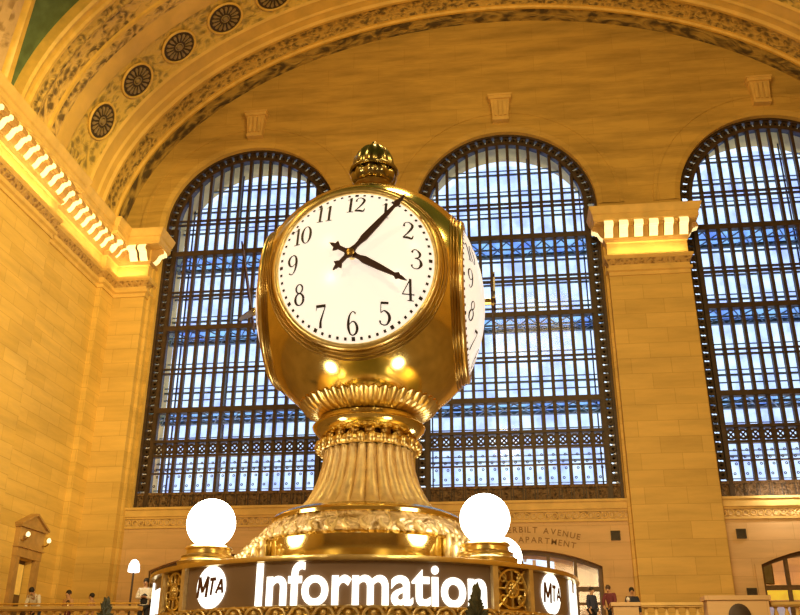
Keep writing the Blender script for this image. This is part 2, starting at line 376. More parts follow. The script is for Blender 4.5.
# ------------------------------------------------------------------ windows
YI, YO = 34.35, 36.1
NP = 15
BW = .52                       # ornate border width
HEAVY = [17.75, 14.2, 10.55]
LIGHT = [19.42, 15.9, 12.35]
def chord(z, hw):
    """half width of the opening at height z for a border of half width hw"""
    return hw if z <= SPR else math.sqrt(max(0, hw * hw - (z - SPR) ** 2))
def topz(dx, hw): return SPR + math.sqrt(max(0, hw * hw - dx * dx))
def make_window():
    root = empty('window', (0, 0, 0))
    hi = HW - BW
    # glass, inner and outer skin
    for y, nm in ((YI + .02, 'pane'), (YO, 'pane')):
        lp = arch_pts(0, hi + .05, SILL + .3, SPR, 30); g = MB(); g.add([(u, y, v) for u, v in lp], [tuple(range(len(lp)))]); g.build(nm, 'pane', root, recalc=False)
    # glazing bars, inner
    pitch = 2 * hi / NP; g = MB()
    for k in range(NP + 1):
        x = -hi + k * pitch; zt = topz(x, hi) if abs(x) < hi else SPR
        g.box(x - .064, x + .064, YI - .10, YI + .12, SILL + .1, zt)
    g.build('mullion', 'bronze', root)
    g = MB()
    for z in HEAVY:
        w = chord(z, hi); g.box(-w, w, YI - .14, YI + .14, z - .11, z + .11)
    for z in LIGHT:
        w = chord(z, hi)
        g.box(-w, w, YI - .06, YI + .08, z - .20, z - .14); g.box(-w, w, YI - .06, YI + .08, z + .0, z + .06)
    w = hi
    g.box(-w, w, YI - .16, YI + .14, 9.18, 9.30); g.box(-w, w, YI - .12, YI + .1, 8.60, 8.70)
    for zz in (7.95,): g.box(-w, w, YI - .05, YI + .06, zz - .03, zz + .03)
    g.build('transom', 'bronze', root)
    # ornamental ring band between the two lower transoms
    g = MB()
    for k in range(NP):
        x = -hi + (k + .5) * pitch
        g.torus(.165, .05, (x, YI - .02, 8.94), 14, 6, 'Y'); g.bar((x - .2, YI, 8.72), (x + .2, YI, 9.16), .06, .06, (0, 1, 0)); g.bar((x - .2, YI, 9.16), (x + .2, YI, 8.72), .06, .06, (0, 1, 0))
    g.build('ring_band', 'bronze', root)
    g = MB()     # scroll ornaments in the lowest lights
    for k in range(NP):
        x = -hi + (k + .5) * pitch
        for z in (7.45, 7.82, 8.08, 8.35): g.torus(.04, .018, (x + (.05 if z in (7.82, 8.35) else -.05), YI, z), 8, 5, 'Y')
    g.build('scrollwork', 'bronze', root)
    # pierced ornamental border
    g = MB(); n = 44
    for r0, r1 in ((HW, HW - .11), (hi + .13, hi - .02)):
        o1 = arch_pts(0, r0, SILL, SPR, n); o2 = arch_pts(0, r1, SILL, SPR, n)
        for k in range(len(o1) - 1):
            q = [o1[k], o1[k + 1], o2[k + 1], o2[k]]
            vs = [(u, y, v) for y in (YI - .15, YI + .15) for u, v in q]
            g.add(vs, [(0, 1, 2, 3), (7, 6, 5, 4), (0, 4, 5, 1), (2, 6, 7, 3)])
    mid = (HW - .07 + hi + .1) / 2; per = []
    z = SILL + .9
    while z < SPR: per += [(-mid, z, 0), (mid, z, 0)]; z += .36
    na = int(PI * mid / .36)
    for k in range(1, na): a = PI * k / na; per.append((-mid * math.cos(a), SPR + mid * math.sin(a), a))
    for (x, z, a) in per:
        g.torus(.105, .06, (x, YI, z), 12, 6, 'Y')
        c, s = math.cos(a), math.sin(a)
        for e in (1, -1): g.bar((x - e * .19 * c - .12 * s, YI, z + e * .19 * s - .2 * c + .0), (x + e * .19 * c + .12 * s, YI, z - e * .19 * s + .2 * c), .085, .08, (0, 1, 0))
        if random.random() < .6: g.ball((x + random.uniform(-.1, .1), YI, z + random.uniform(-.1, .1)), .085, 6, 5)
    g.build('ornate_border', 'bronze', root)
    # solid base panel with pilaster ribs
    g = MB(); g.box(-HW, HW, YI - .08, YI + .12, SILL, 7.12); g.box(-HW, HW, YI - .14, YI + .14, 7.05, 7.16); g.box(-HW, HW, YI - .14, YI + .14, SILL, SILL + .1)
    for k in range(NP + 1): x = -hi + k * pitch; g.box(x - .03, x + .03, YI - .12, YI, SILL, 7.1)
    g.build('base_panel', 'bronze_panel', root)
    # glass walkways between the skins and their cross bracing
    g = MB()
    for z in HEAVY:
        w = chord(z, HW) - .05; g.box(-w, w, YI + .14, YO - .05, z - .06, z)
    g.build('walkway', 'floor_glass', root)
    g = MB()
    for z in HEAVY:
        w = chord(z, HW) - .05; m = 10
        for k in range(m):
            x0 = -w + 2 * w * k / m; x1 = -w + 2 * w * (k + 1) / m
            g.bar((x0, YI + .15, z - .1), (x1, YO - .1, z - .1), .04, .05); g.bar((x1, YI + .15, z - .1), (x0, YO - .1, z - .1), .04, .05)
        g.box(-w, w, (YI + YO) / 2 - .03, (YI + YO) / 2 + .03, z - .12, z - .05)
        g.box(-w, w, YO - .22, YO - .05, z - .14, z + .02); g.box(-w, w, YO - .15, YO - .1, z + .95, z + 1.0)
    g.build('bracing', 'steel_blue', root)
    # outer skin bars, one behind every inner bar
    g = MB()
    for k in range(0, NP + 1, 5):
        x = -hi + k * pitch; zt = topz(x, HW)
        g.box(x - .028, x + .028, YO - .04, YO + .04, SILL, zt)
    g.build('outer_mullion', 'bronze_blue', root)
    g = MB()
    for z in [SILL + .9 + 1.12 * j for j in range(15)]:
        w = chord(z, HW); g.box(-w, w, YO - .04, YO + .04, z - .04, z + .04)
        w = chord(z + .3, HW); g.box(-w, w, YO - .03, YO + .03, z + .20, z + .24)
    g.build('outer_transom', 'steel_blue', root)
    return root
w0 = make_window()
for i, c in enumerate(WIN):
    o = w0 if i == 0 else copy_tree(w0)
    o.location = (c, 0, 0); o.name = 'window_%d' % (i + 1)
    tag(o, ['tall arched bronze gridded window on the left, beside the corner pier', 'tall arched bronze gridded window behind the clock, middle of three', 'tall arched bronze gridded window right of the stone pier'][i], 'window', kind='structure')

# ------------------------------------------------------------------ doors under the windows, lobbies behind them
def lobby(i, c):
    mb = MB(); l, r, y0, y1, zt = c - 3.3, c + 3.3, 36.5, 43.5, 5.6
    mb.add([(l, y0, DECK), (r, y0, DECK), (r, y1, DECK), (l, y1, DECK), (l, y0, zt), (r, y0, zt), (r, y1, zt), (l, y1, zt)],
           [(0, 1, 2, 3), (0, 3, 7, 4), (1, 5, 6, 2)])
    xs = l if i != 1 else c + 1.75
    mb.add([(xs, y0, zt), (r, y0, zt), (r, y1, zt), (xs, y1, zt)], [(0, 3, 2, 1)])
    if i == 1:
        for x in (-2.6, -1.2, .2): mb.box(c + x, c + x + .12, y0, y1, zt - .1, zt + .1)
        for y in (38.4, 40.0, 41.6): mb.box(l, xs, y, y + .1, zt - .08, zt + .08)
    # back wall, open to the street above a parapet for the middle lobby
    if i == 1:
        mb.box(r - 1.7, r, y1, y1 + .2, DECK, zt); mb.box(l, r, y1, y1 + .2, DECK, 2.9)
        for x in (-2.2, -.8, .6): mb.box(c + x, c + x + .16, y1, y1 + .2, DECK, zt)
    else: mb.box(l, r, y1, y1 + .2, DECK, zt)
    struct(mb.build('wall_lobby', 'lower'), ['lobby walls behind the leftmost arched doorway', 'lobby walls behind the middle arched doorway', 'lobby walls behind the rightmost arched doorway'][i], 'wall')
    L = bpy.data.lights.new('lobby_light', 'POINT'); L.energy = 380; L.color = (1, .78, .45); L.shadow_soft_size = .4
    o = bpy.data.objects.new('lobby_light', L); o.location = (c + .5, 39.5, 5.0); COL.objects.link(o)
def door(i, c):
    root = empty('door_%d' % (i + 1), (c, YW + .3, DECK), 0, ['arched dark framed doorway under the leftmost window, half behind the booth', 'arched dark framed glass doorway under the middle window', 'arched dark framed glass doorway under the rightmost window'][i], 'door', kind='structure')
    f = MB(); lp = arch_pts(0, DW, 0, DZ0 - DECK, 16, DZ1 - DECK); li = arch_pts(0, DW - .14, 0, DZ0 - DECK - .05, 16, DZ1 - DECK - .14)
    for k in range(len(lp) - 1):
        q = [lp[k], lp[k + 1], li[k + 1], li[k]]; vs = [(u, y, v) for y in (-.1, .1) for u, v in q]
        f.add(vs, [(0, 1, 2, 3), (7, 6, 5, 4), (2, 6, 7, 3), (0, 4, 5, 1)])
    def ztop(x): h = DZ1 - DZ0; R = (DW * DW + h * h) / (2 * h); return DZ1 - DECK - R + math.sqrt(R * R - x * x)
    for x in (-1.93, -.97, 0, .97, 1.93): f.box(x - .06, x + .06, -.08, .08, 0, ztop(x) - .05)
    for z, w in ((1.92, .16), (1.42, .08), (.75, .1)): f.box(-DW, DW, -.07, .07, z - w / 2, z + w / 2)
    f.build('door_frame', 'wood', root)
    g = MB(); g.add([(u, .02, v) for u, v in lp], [tuple(range(len(lp)))]); g.build('pane', 'door_glass', root, recalc=False)
    for x in (-.15, .15): MB().tube([(x, -.12, .85), (x, -.18, .9), (x, -.18, 1.15), (x, -.12, 1.2)], .02).build('handle', 'brass', root, 40)
for i, c in enumerate(WIN): lobby(i, c); door(i, c)
# things seen through the right doorway
b = MB(); b.box(8.8, 13.4, 37.6, 37.75, 3.25, 3.72); b.box(8.75, 13.45, 37.58, 37.77, 3.72, 3.76, 1)
tag(b.build('shop_sign', ['yellow', 'wood']), 'yellow lit panel seen through the rightmost arched doorway', 'sign')
b = MB(); b.box(9.5, 10.6, 37.6, 37.7, 2.5, 3.15); b.box(9.45, 10.65, 37.62, 37.72, 2.45, 3.2, 1)
tag(b.build('poster', ['poster', 'wood']), 'pale blue poster under the yellow panel in the rightmost doorway', 'poster')
b = MB(); b.box(9.2, 10.0, 37.4, 37.5, 3.85, 4.75); b.box(9.15, 10.05, 37.42, 37.52, 3.8, 4.8, 1)
tag(b.build('display_panel', ['greenish', 'wood']), 'grey green panel at the top of the rightmost doorway', 'panel')

# inscription carved over the middle doorway
def inscribe(txt, zc, curve, size, label):
    mb = MB()
    w = [text_polys(ch, size, .002) if ch != ' ' else None for ch in txt]
    adv = [(max(p[0] for p in q[0]) - min(p[0] for p in q[0]) + size * .2) if q else size * .5 for q in w]
    x = -sum(adv) / 2
    for q, a in zip(w, adv):
        if q:
            x0 = min(p[0] for p in q[0]); xm = x + a / 2; zz = zc - curve * xm * xm; th = -math.atan(2 * curve * xm)
            c, s = math.cos(th), math.sin(th)
            def fn(u, v, d):
                lu = u - x0 - a / 2 + size * .1; return (XC + xm + lu * c - v * s, YW - .04 - d, zz + lu * s + v * c)
            slab_text(mb, q[0], q[1], fn, .003, .015)
        x += a
    tag(mb.build('inscription', 'inscription', recalc=False), label, 'inscription', 'incised lines over the middle doorway')
inscribe('TO VANDERBILT AVENUE', 5.36, .066, .30, 'upper curved line of capitals ending AVENUE, above the middle doorway')
inscribe('CAMPBELL APARTMENT', 5.0, .064, .30, 'lower curved line of capitals ending APARTMENT, just above the middle doorway')

# vents in the lower wall
vent = empty('wall_vent', (3.80, YW - .05, 5.2), 0, 'small dark square vent left of the stone pier', 'vent', 'square iron wall vents')
f = MB()
for a in ((-.17, -.13, -.17, .17), (.13, .17, -.17, .17), (-.17, .17, -.17, -.13), (-.17, .17, .13, .17)): f.box(a[0], a[1], -.05, .0, a[2], a[3])
f.build('frame', 'vent', vent)
f = MB(); f.box(-.13, .13, -.005, .01, -.13, .13)
for k in range(5): f.box(-.13, .13, -.03, -.005, -.11 + k * .055 - .012, -.11 + k * .055 + .012)
f.build('grille', 'vent', vent)
for (x, z, l) in ((8.22, 5.2, 'small dark square vent high on the wall right of the stone pier'), (8.30, 3.16, 'small dark square vent low beside the rightmost doorway')):
    o = copy_tree(vent); o.location = (x, YW - .05, z); o['label'] = l

# ------------------------------------------------------------------ piers, entablature
def profile_run(mb, pts, prof, closed=False):
    """sweep an entablature profile [(out, z, mat)...] along a plan polyline; 'out' is to the right of the walking direction"""
    n = len(pts); nor = []
    for i in range(n):
        ds = []
        if i > 0: ds.append((Vector(pts[i]) - Vector(pts[i - 1])).normalized())
        if i < n - 1: ds.append((Vector(pts[i + 1]) - Vector(pts[i])).normalized())
        ns = [Vector((d.y, -d.x)) for d in ds]
        m = sum(ns, Vector((0, 0))).normalized(); m = m / max(.2, m.dot(ns[0])); nor.append(m)
    for k in range(len(prof) - 1):
        (o0, z0, mi), (o1, z1, _) = prof[k], prof[k + 1]
        vs = []
        for i in range(n):
            p = Vector(pts[i]); a = p + nor[i] * o0; b = p + nor[i] * o1; vs += [(a.x, a.y, z0), (b.x, b.y, z1)]
        mb.add(vs, [(2 * i, 2 * i + 2, 2 * i + 3, 2 * i + 1) for i in range(n - 1)], mi)
ENT = [(0, 15.35, 0), (.06, 15.35, 0), (.06, 15.50, 0), (.16, 15.55, 0), (.16, 15.66, 0), (.05, 15.70, 0), (.05, 15.82, 1), (.20, 16.05, 0), (.26, 16.12, 0),
       (.26, 16.20, 0), (.06, 16.22, 0), (.06, 16.78, 0), (.12, 16.82, 2), (.20, 16.95, 0), (.20, 17.0, 0), (.10, 17.02, 0), (.10, 17.55, 0), (.62, 17.58, 0), (.62, 17.62, 0),
       (.68, 17.66, 0), (.68, 17.88, 0), (.74, 17.92, 0), (.84, 18.14, 0), (.86, 18.22, 0), (0, 18.26, 0)]
def bracket(mb, x, y, nx, ny, side):
    """one scroll modillion at wall point (x, y) projecting along (nx, ny)"""
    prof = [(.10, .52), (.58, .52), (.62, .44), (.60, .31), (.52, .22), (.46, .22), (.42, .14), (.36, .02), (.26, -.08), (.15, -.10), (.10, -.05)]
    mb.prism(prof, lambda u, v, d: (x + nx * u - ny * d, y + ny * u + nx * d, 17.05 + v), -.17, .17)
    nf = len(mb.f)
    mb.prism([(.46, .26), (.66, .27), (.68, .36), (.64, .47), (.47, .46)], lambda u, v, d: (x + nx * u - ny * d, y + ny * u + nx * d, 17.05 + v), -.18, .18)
    mb.mi = [(0 if (len(f) > 4) == side else 1) for f in mb.f]  # glow and dark stone put on chosen faces to imitate uplighting
def scroll_brackets(spots, group, labelf, side=False):
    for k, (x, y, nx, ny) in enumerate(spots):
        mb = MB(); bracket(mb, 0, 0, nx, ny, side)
        o = mb.build('cornice_lamp', ['modillion', 'mould_dark']); o.location = (x, y, 0); tag(o, labelf(k), 'lamp', group)  # stone brackets with added glow, not lamps

# middle pier
PX0, PX1, PY = 4.40, 7.57, 33.35
mb = MB()
mb.box(PX0 - .1, PX1 + .1, PY + .35, YW + .2, ZF, 17.9); mb.box(PX0, PX1, PY, YW, ZF, 15.4)
struct(mb.build('trim_10', 'pier'), 'tall flat honey stone pier between the middle and rightmost windows', 'pillar')
mb = MB(); profile_run(mb, [(PX0 + .04, YW), (PX0 + .04, PY), (PX1 - .04, PY), (PX1 - .04, YW)][::1], [(o * .8, z - .05, m) for o, z, m in ENT])
mb.box(PX0 + .05, PX1 - .05, PY + .02, YW, 15.3, 18.2)
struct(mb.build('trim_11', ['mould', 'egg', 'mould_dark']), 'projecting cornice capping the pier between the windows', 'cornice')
sp = [(PX0 + .10 + (PX1 - PX0 - .20) * k / 5, PY + .08, 0, -1) for k in range(6)]
sp = [(PX0 + .14, PY + .12, -1, 0)] + sp + [(PX1 - .14, PY + .12, 1, 0)]
names = ['on the left return of', 'at the left end of', 'second from the left on', 'third from the left on', 'fourth from the left on', 'fifth from the left on', 'at the right end of', 'on the right return of']
scroll_brackets(sp, 'glowing scroll brackets on the pier cornice', lambda k: 'glowing cream scroll bracket %s the pier cornice between windows' % names[k])
# right-hand twin pier (half out of frame) keeps the rhythm
mb = MB()
px0, px1 = PX0 + SP, PX1 + SP - 1.0
mb.box(px0, XR + .2, PY, YW, ZF, 18.2)
struct(mb.build('trim_12', 'pier'), 'honey stone pier right of the rightmost window', 'pillar')

# corner pier in the left corner
CP1 = -15.05
mb = MB(); mb.box(XL - .2, CP1, PY, YW, ZF, 15.4); mb.box(XL - .2, CP1 + .13, PY + .35, YW + .2, ZF, 17.9)
mb.box(XL - .2, CP1 - .05, PY + .02, YW, 15.3, 18.2)
struct(mb.build('trim_13', 'pier'), 'honey stone pier in the left corner beside the leftmost window', 'pillar')

# left wall: recessed panel between two shallow piers
Y1, Y2, REC = 27.75, 32.25, .22
mb = MB()
YB = -14.0
dx0, dx1 = 29.55, 31.45
def wall_panel(y0, y1, x, hole=None):
    if hole:
        V, F = fill_wall([(y0, ZF), (y1, ZF), (y1, 18.3), (y0, 18.3)], [hole], lambda u, v: (x, u, v)); mb.add(V, F)
        n = len(hole); mb.add([(x, u, v) for u, v in hole] + [(x - .4, u, v) for u, v in hole], [(k, (k + 1) % n, n + (k + 1) % n, n + k) for k in range(n)])
    else: mb.add([(x, y0, ZF), (x, y1, ZF), (x, y1, 18.3), (x, y0, 18.3)], [(0, 1, 2, 3)])
hole = [(29.46, DECK), (30.54, DECK), (30.54, 4.08), (29.46, 4.08)]
wall_panel(Y1, Y2, XL - REC, hole); wall_panel(Y2, YW, XL); wall_panel(22.0, Y1, XL); wall_panel(YB, 22.0, XL - REC)
for y in (Y1, Y2, 22.0): mb.add([(XL - REC, y, ZF), (XL, y, ZF), (XL, y, 18.3), (XL - REC, y, 18.3)], [(0, 1, 2, 3)])
struct(mb.build('wall_left', 'wall', recalc=False), 'tall honey stone side wall with shallow piers on the left', 'wall')
# entablature along the left wall, breaking forward over the piers, returning across the corner pier
run = [(XL - REC, YB), (XL - REC, 22.0), (XL, 22.0), (XL, Y1), (XL - REC, Y1), (XL - REC, Y2), (XL, Y2), (XL, PY), (CP1, PY), (CP1, YW)]
mb = MB(); profile_run(mb, run, ENT)
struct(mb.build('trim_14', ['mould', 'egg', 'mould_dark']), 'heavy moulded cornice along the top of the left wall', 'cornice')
sp = []
y = 32.85
sp.append((XL, 33.0 - .1, 1, 0)); sp.append((XL, 32.42, 1, 0))
y = 31.9
while y > 28.1: sp.append((XL - REC + .02, y, 1, 0)); y -= .60
y = 27.55
while y > 22.2: sp.append((XL, y, 1, 0)); y -= .60
n_left = len(sp)
scroll_brackets(sp, 'glowing scroll brackets under the left cornice', lambda k: 'glowing cream scroll bracket under the left wall cornice, %s from the window corner' % ORD[k], True)
sp = [(XL + .85, PY, 0, -1), (CP1 - .1, PY, 0, -1), (CP1, PY + .15, 1, 0)]
scroll_brackets(sp, 'glowing scroll brackets on the corner pier', lambda k: ['left glowing cream scroll bracket on the corner pier cornice', 'middle glowing cream scroll bracket on the corner pier cornice', 'glowing cream scroll bracket on the return of the corner pier'][k])

# side door in the left wall with pedimented surround
dr = empty('door_4', (XL - REC, 30.0, DECK), 0, 'tall narrow doorway with pointed stone pediment in the left wall', 'door', kind='structure')
f = MB(); x = 0
f.box(x, x + .16, -.82, -.56, 0, 2.65); f.box(x, x + .16, .56, .82, 0, 2.65)           # jambs
f.box(x, x + .18, -.84, .84, 2.65, 3.62); f.box(x, x + .26, -.92, .92, 3.62, 3.70); f.box(x, x + .24, -.88, .88, 2.95, 3.0)
f.prism([(-.92, 3.70), (.92, 3.70), (0, 4.12)], lambda u, v, d: (d, u, v), 0, .2)
for s_ in (-1, 1): f.bar((.15, s_ * .96, 3.70), (.15, 0, 4.15), .3, .07, (0, 0, 1))
f.build('surround', 'mould_dark', dr)
f = MB(); f.box(-.3, -.24, -.56, .56, 0, 2.65)
f.build('door_leaf', 'wood', dr)
amber = plain('amber_glass', (.6, .36, .08, 1), .3, noise=.2, emit=(1, .6, .1, 1), es=.3)
for a_, b_ in ((-.48, -.04), (.04, .48)):
    f = MB(); f.box(-.25, -.22, a_, b_, 1.5, 2.5); f.build('pane', amber, dr)
MB().tube([(-.22, .05, .95), (-.16, .05, .98), (-.16, .05, 1.12), (-.22, .05, 1.15)], .018).build('handle', 'brass', dr, 40)
sc0 = None
for s, l in ((-.74, 'small glowing sconce left of the pedimented side door'), (.74, 'small glowing sconce right of the pedimented side door')):
    t = empty('wall_sconce', (XL - REC + .3, 30.0 + s, DECK + 3.28), 0, l, 'wall lamp', 'sconces by the side door')
    MB().tube([(-.1, 0, -.1), (0, 0, -.12), (.1, 0, -.06), (.12, 0, .0)], .02).build('bracket', 'brass_dark', t, 40)
    MB().lathe([(.02, 0), (.06, .02), (.075, .08), (.05, .15), (.015, .17)], 14, (.12, 0, 0)).build('lamp_shade', emitter('sconce_glow', (1, .75, .35, 1), 2.2), t, 40)

# ------------------------------------------------------------------ great arch soffit and main vault
def ell(t, e, zc=ZC): return (CX + (EA + e) * math.cos(t), zc + (EB + e) * math.sin(t))
def soffit(name, rows, mat, label, n=110):
    """rows: [(y, e)]; sweeps round the ellipse, UVs in metres"""
    mb = MB(); m = len(rows); s = 0; last = None
    for i in range(n + 1):
        t = PI * (1.0 - i / n); p = ell(t, 0)
        if last: s += math.hypot(p[0] - last[0], p[1] - last[1])
        last = p; w = 0
        for j, (y, e) in enumerate(rows):
            q = ell(t, e)
            if j: w += math.hypot(y - rows[j - 1][0], e - rows[j - 1][1])
            mb.uv[len(mb.v)] = (s, w); mb.v.append((q[0], y, q[1]))
    for i in range(n):
        for j in range(m - 1): mb.f.append((i * m + j, i * m + j + 1, (i + 1) * m + j + 1, (i + 1) * m + j)); mb.mi.append(0)
    return struct(mb.build(name, mat, smooth=35, recalc=False), label, 'moulding')
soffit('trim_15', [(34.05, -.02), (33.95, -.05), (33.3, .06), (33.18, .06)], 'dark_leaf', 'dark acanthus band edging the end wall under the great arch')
soffit('trim_16', [(33.18, .06), (33.18, -.06), (33.05, -.08), (33.0, .02), (32.9, .02)], 'gold', 'plain gilded moulding beside the dark acanthus band')
soffit('trim_17', [(32.9, .02), (32.8, .06), (32.0, .06), (31.9, .02)], 'fine_leaf', 'fine leaf patterned band on the underside of the arch')
soffit('trim_18', [(31.9, .02), (31.85, -.1), (31.7, -.12), (31.62, .0), (31.3, .02), (31.22, -.05), (31.12, .03), (30.5, .05), (30.42, -.05), (30.32, .03)], 'soffit', 'stepped golden mouldings on the underside of the arch')
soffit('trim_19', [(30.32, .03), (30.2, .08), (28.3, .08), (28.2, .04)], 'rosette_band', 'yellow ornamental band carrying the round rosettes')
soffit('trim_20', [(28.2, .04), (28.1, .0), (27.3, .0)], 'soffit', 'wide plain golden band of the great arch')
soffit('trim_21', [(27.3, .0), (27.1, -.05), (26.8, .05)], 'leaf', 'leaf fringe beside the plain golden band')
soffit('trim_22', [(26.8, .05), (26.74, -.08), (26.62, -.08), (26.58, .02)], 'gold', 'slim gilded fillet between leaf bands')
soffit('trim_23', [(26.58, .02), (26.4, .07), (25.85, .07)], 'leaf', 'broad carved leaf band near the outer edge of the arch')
soffit('trim_24', [(25.85, .07), (25.8, -.02), (25.68, -.04), (25.62, .04), (25.32, .06)], 'fine_leaf', 'narrow leaf band near the outer edge of the arch')
soffit('trim_25', [(25.32, .06), (25.28, -.05), (25.15, -.07), (25.08, .02), (24.88, .06), (24.84, -.04), (24.72, -.07), (24.62, .0), (24.58, .42)], 'gold', 'gilded outer mouldings of the great arch against the green vault')

# rosettes
def make_rosette():
    r = empty('ceiling_rosette')
    MB().lathe([(0.0, .0), (.80, .0), (.80, .02), (0, .03)], 36, caps=False).build('recess', 'ring_dark', r, 40)
    g = MB(); g.torus(.86, .06, (0, 0, .03), 40, 8); g.build('rim', 'gold', r, 50)
    g = MB()
    for k in range(16):
        a = 2 * PI * k / 16; c, s = math.cos(a), math.sin(a)
        pr = [(.32, .012), (.44, .03), (.56, .068), (.65, .06), (.69, 0)]
        pts = [(u, w) for u, w in pr] + [(u, -w) for u, w in pr[::-1]]
        g.prism(pts, lambda u, v, d: (u * c - v * s, u * s + v * c, d), .02, .07)
    g.build('petals', 'petal', r)
    g = MB(); g.ball((0, 0, .06), (.13, .13, .08), 16, 8); g.torus(.19, .03, (0, 0, .05), 24, 6); g.build('boss', 'petal', r, 50)
    return r
ro = make_rosette()
lab = ['round dark petalled rosette lowest on the arch, just above the left cornice', 'round dark petalled rosette on the arch, second up from the left cornice', 'round dark petalled rosette on the arch, third up from the left cornice',
       'round dark petalled rosette on the arch, fourth up from the left cornice', 'round dark petalled rosette on the arch, fifth up, cut by the top edge']
for k, ang in enumerate((161.6, 150.8, 140.8, 131.4, 122.6)):
    o = ro if k == 0 else copy_tree(ro)
    t = math.radians(ang); q = ell(t, .03); nrm = Vector((-math.cos(t) / EA, 0, -math.sin(t) / EB)).normalized()
    yv = Vector((0, 1, 0)); xv = yv.cross(nrm).normalized(); mt = Matrix((xv, yv, nrm)).transposed().to_4x4()
    sc = .90
    o.matrix_world = Matrix.Translation((q[0], 29.25, q[1])) @ mt @ Matrix.Scale(sc, 4)
    tag(o, lab[k], 'rosette', 'round rosettes along the arch soffit')

# main barrel vault with a lunette penetration on the left
LYC, LHW, LH = 18.3, 5.95, 7.0
def groin_inside(y, z): return ((y - LYC) / LHW) ** 2 + ((z - ZC) / LH) ** 2 < 1
mb = MB(); NT_, NY = 120, 150
ys = [YB + (24.62 - YB) * j / NY for j in range(NY + 1)]
for i in range(NT_ + 1):
    t = PI * (1 - i / NT_); q = ell(t, .42)
    for y in ys: mb.v.append((q[0], y, q[1]))
for i in range(NT_):
    for j in range(NY):
        t = PI * (1 - (i + .5) / NT_); z = ell(t, .42)[1]; y = (ys[j] + ys[j + 1]) / 2
        if i < NT_ / 2 and groin_inside(y, z): continue
        mb.f.append((i * (NY + 1) + j, i * (NY + 1) + j + 1, (i + 1) * (NY + 1) + j + 1, (i + 1) * (NY + 1) + j)); mb.mi.append(0)
struct(mb.build('ceiling', 'green', recalc=False, smooth=30), 'green painted barrel vault beyond the golden arch', 'ceiling')
def vault_x(z, e=.42):
    k = max(0, 1 - ((z - ZC) / (EB + e)) ** 2); return CX - (EA + e) * math.sqrt(k)
mb = MB(); n = 60; rows = [(1.03, -.12, .05), (1.03, -.02, .16), (.985, .0, .16), (.97, .02, .05), (.95, 0., .0), (.9, 0, -.02), (.88, .0, -.1), (.86, .0, -.02), (.80, .0, -.3), (.78, 0, -.4), (.76, .0, -.3), (.70, .0, -.55)]
for i in range(n + 1):
    a = PI * i / n
    zg = ZC + LH * math.sin(a); xg = vault_x(zg)
    for (s, o1, o2) in rows:
        mb.v.append((xg + o2 if s > .96 else xg + o2, LYC + LHW * s * math.cos(a), ZC + LH * s * math.sin(a)))
m = len(rows)
for i in range(n):
    for j in range(m - 1): mb.f.append((i * m + j, i * m + j + 1, (i + 1) * m + j + 1, (i + 1) * m + j)); mb.mi.append(0 if j > 3 else 1)
struct(mb.build('trim_26', ['groin', 'gold'], smooth=40), 'ornamented rib round the side lunette at the top left', 'moulding')
mb = MB(); fan = [(XL - .75, LYC + LHW * math.cos(PI * i / 40), ZC + LH * math.sin(PI * i / 40)) for i in range(41)]
mb.add(fan, [tuple(range(41))]); struct(mb.build('wall_lunette', 'grey_plaster'), 'pale grey plaster inside the side lunette at the top left', 'wall')
# closing fascia above the arch edge, remaining shell
mb = MB(); mb.add([(XR, YB, ZF), (XR, YW + .1, ZF), (XR, YW + .1, 18.6), (XR, YB, 18.6)], [(0, 1, 2, 3)]); struct(mb.build('wall_right', 'wall', recalc=False), 'stone side wall on the right', 'wall')
mb = MB(); mb.box(XL - 1, XR + 1, YB - .3, YB, ZF, 30); struct(mb.build('wall_east', 'shade_wall'), 'stone wall behind the viewer', 'wall')
mb = MB(); mb.box(XL - 1, XR + 1, YB, YW + 1, ZF - .3, ZF); struct(mb.build('floor', 'floor'), 'pale marble concourse floor', 'floor')
mb = MB(); mb.box(XL - .9, XL, YB, YW, 18.15, 18.28); mb.box(XR - .3, XR + 1., YB, YW, 18.3, 18.6); struct(mb.build('trim_27', 'mould'), 'ledge above the left cornice', 'ledge')

# ------------------------------------------------------------------ west balcony
BY = 27.0
mb = MB(); mb.box(XL - REC, XR, BY - .3, YW, DECK - .35, DECK); mb.box(XL - REC, XR, BY, BY + .3, ZF, DECK - .35)
struct(mb.build('floor_balcony', 'lower'), 'stone balcony deck along the foot of the end wall', 'floor')
def baluster(x, parent, h=.62):
    z0 = .12
    MB().lathe([(.075, 0), (.075, .05), (.05, .07), (.04, .12), (.075, .22), (.085, .3), (.06, .42), (.035, .5), (.045, .54), (.07, .57), (.07, h)], 10, (x, 0, z0)).build('baluster', 'mould', parent, 40)
def balustrade(x0, x1, label, posts=()):
    t = empty('balustrade', ((x0 + x1) / 2, BY, DECK), 0, label, 'balustrade', 'stone balustrades along the balcony')
    o = -(x0 + x1) / 2
    MB().box(x0 + o, x1 + o, -.15, .15, 0, .12).build('plinth', 'mould', t)
    r = MB(); r.box(x0 + o, x1 + o, -.17, .17, .74, .82); r.box(x0 + o, x1 + o, -.13, .13, .70, .74); r.build('rail', 'mould', t)
    n = int((x1 - x0) / .27); 
    for k in range(n): baluster(x0 + o + (k + .5) * (x1 - x0) / n, t, .58)
    return t
balustrade(-15.9, -11.05, 'stone balustrade on the left with people behind it')
balustrade(3.53, 5.22, 'short stone balustrade between the small pier and the carved block')
balustrade(7.02, 10.2, 'stone balustrade right of the carved block')
p = MB(); p.box(2.76, 3.45, BY - .25, BY + .25, DECK, DECK + .72); p.box(2.70, 3.51, BY - .3, BY + .3, DECK + .72, DECK + .82); p.box(2.85, 3.36, BY - .27, BY - .2, DECK + .1, DECK + .62)
tag(p.build('stone_pier', 'lower'), 'small stone pier at the balcony edge right of the booth', 'pier')
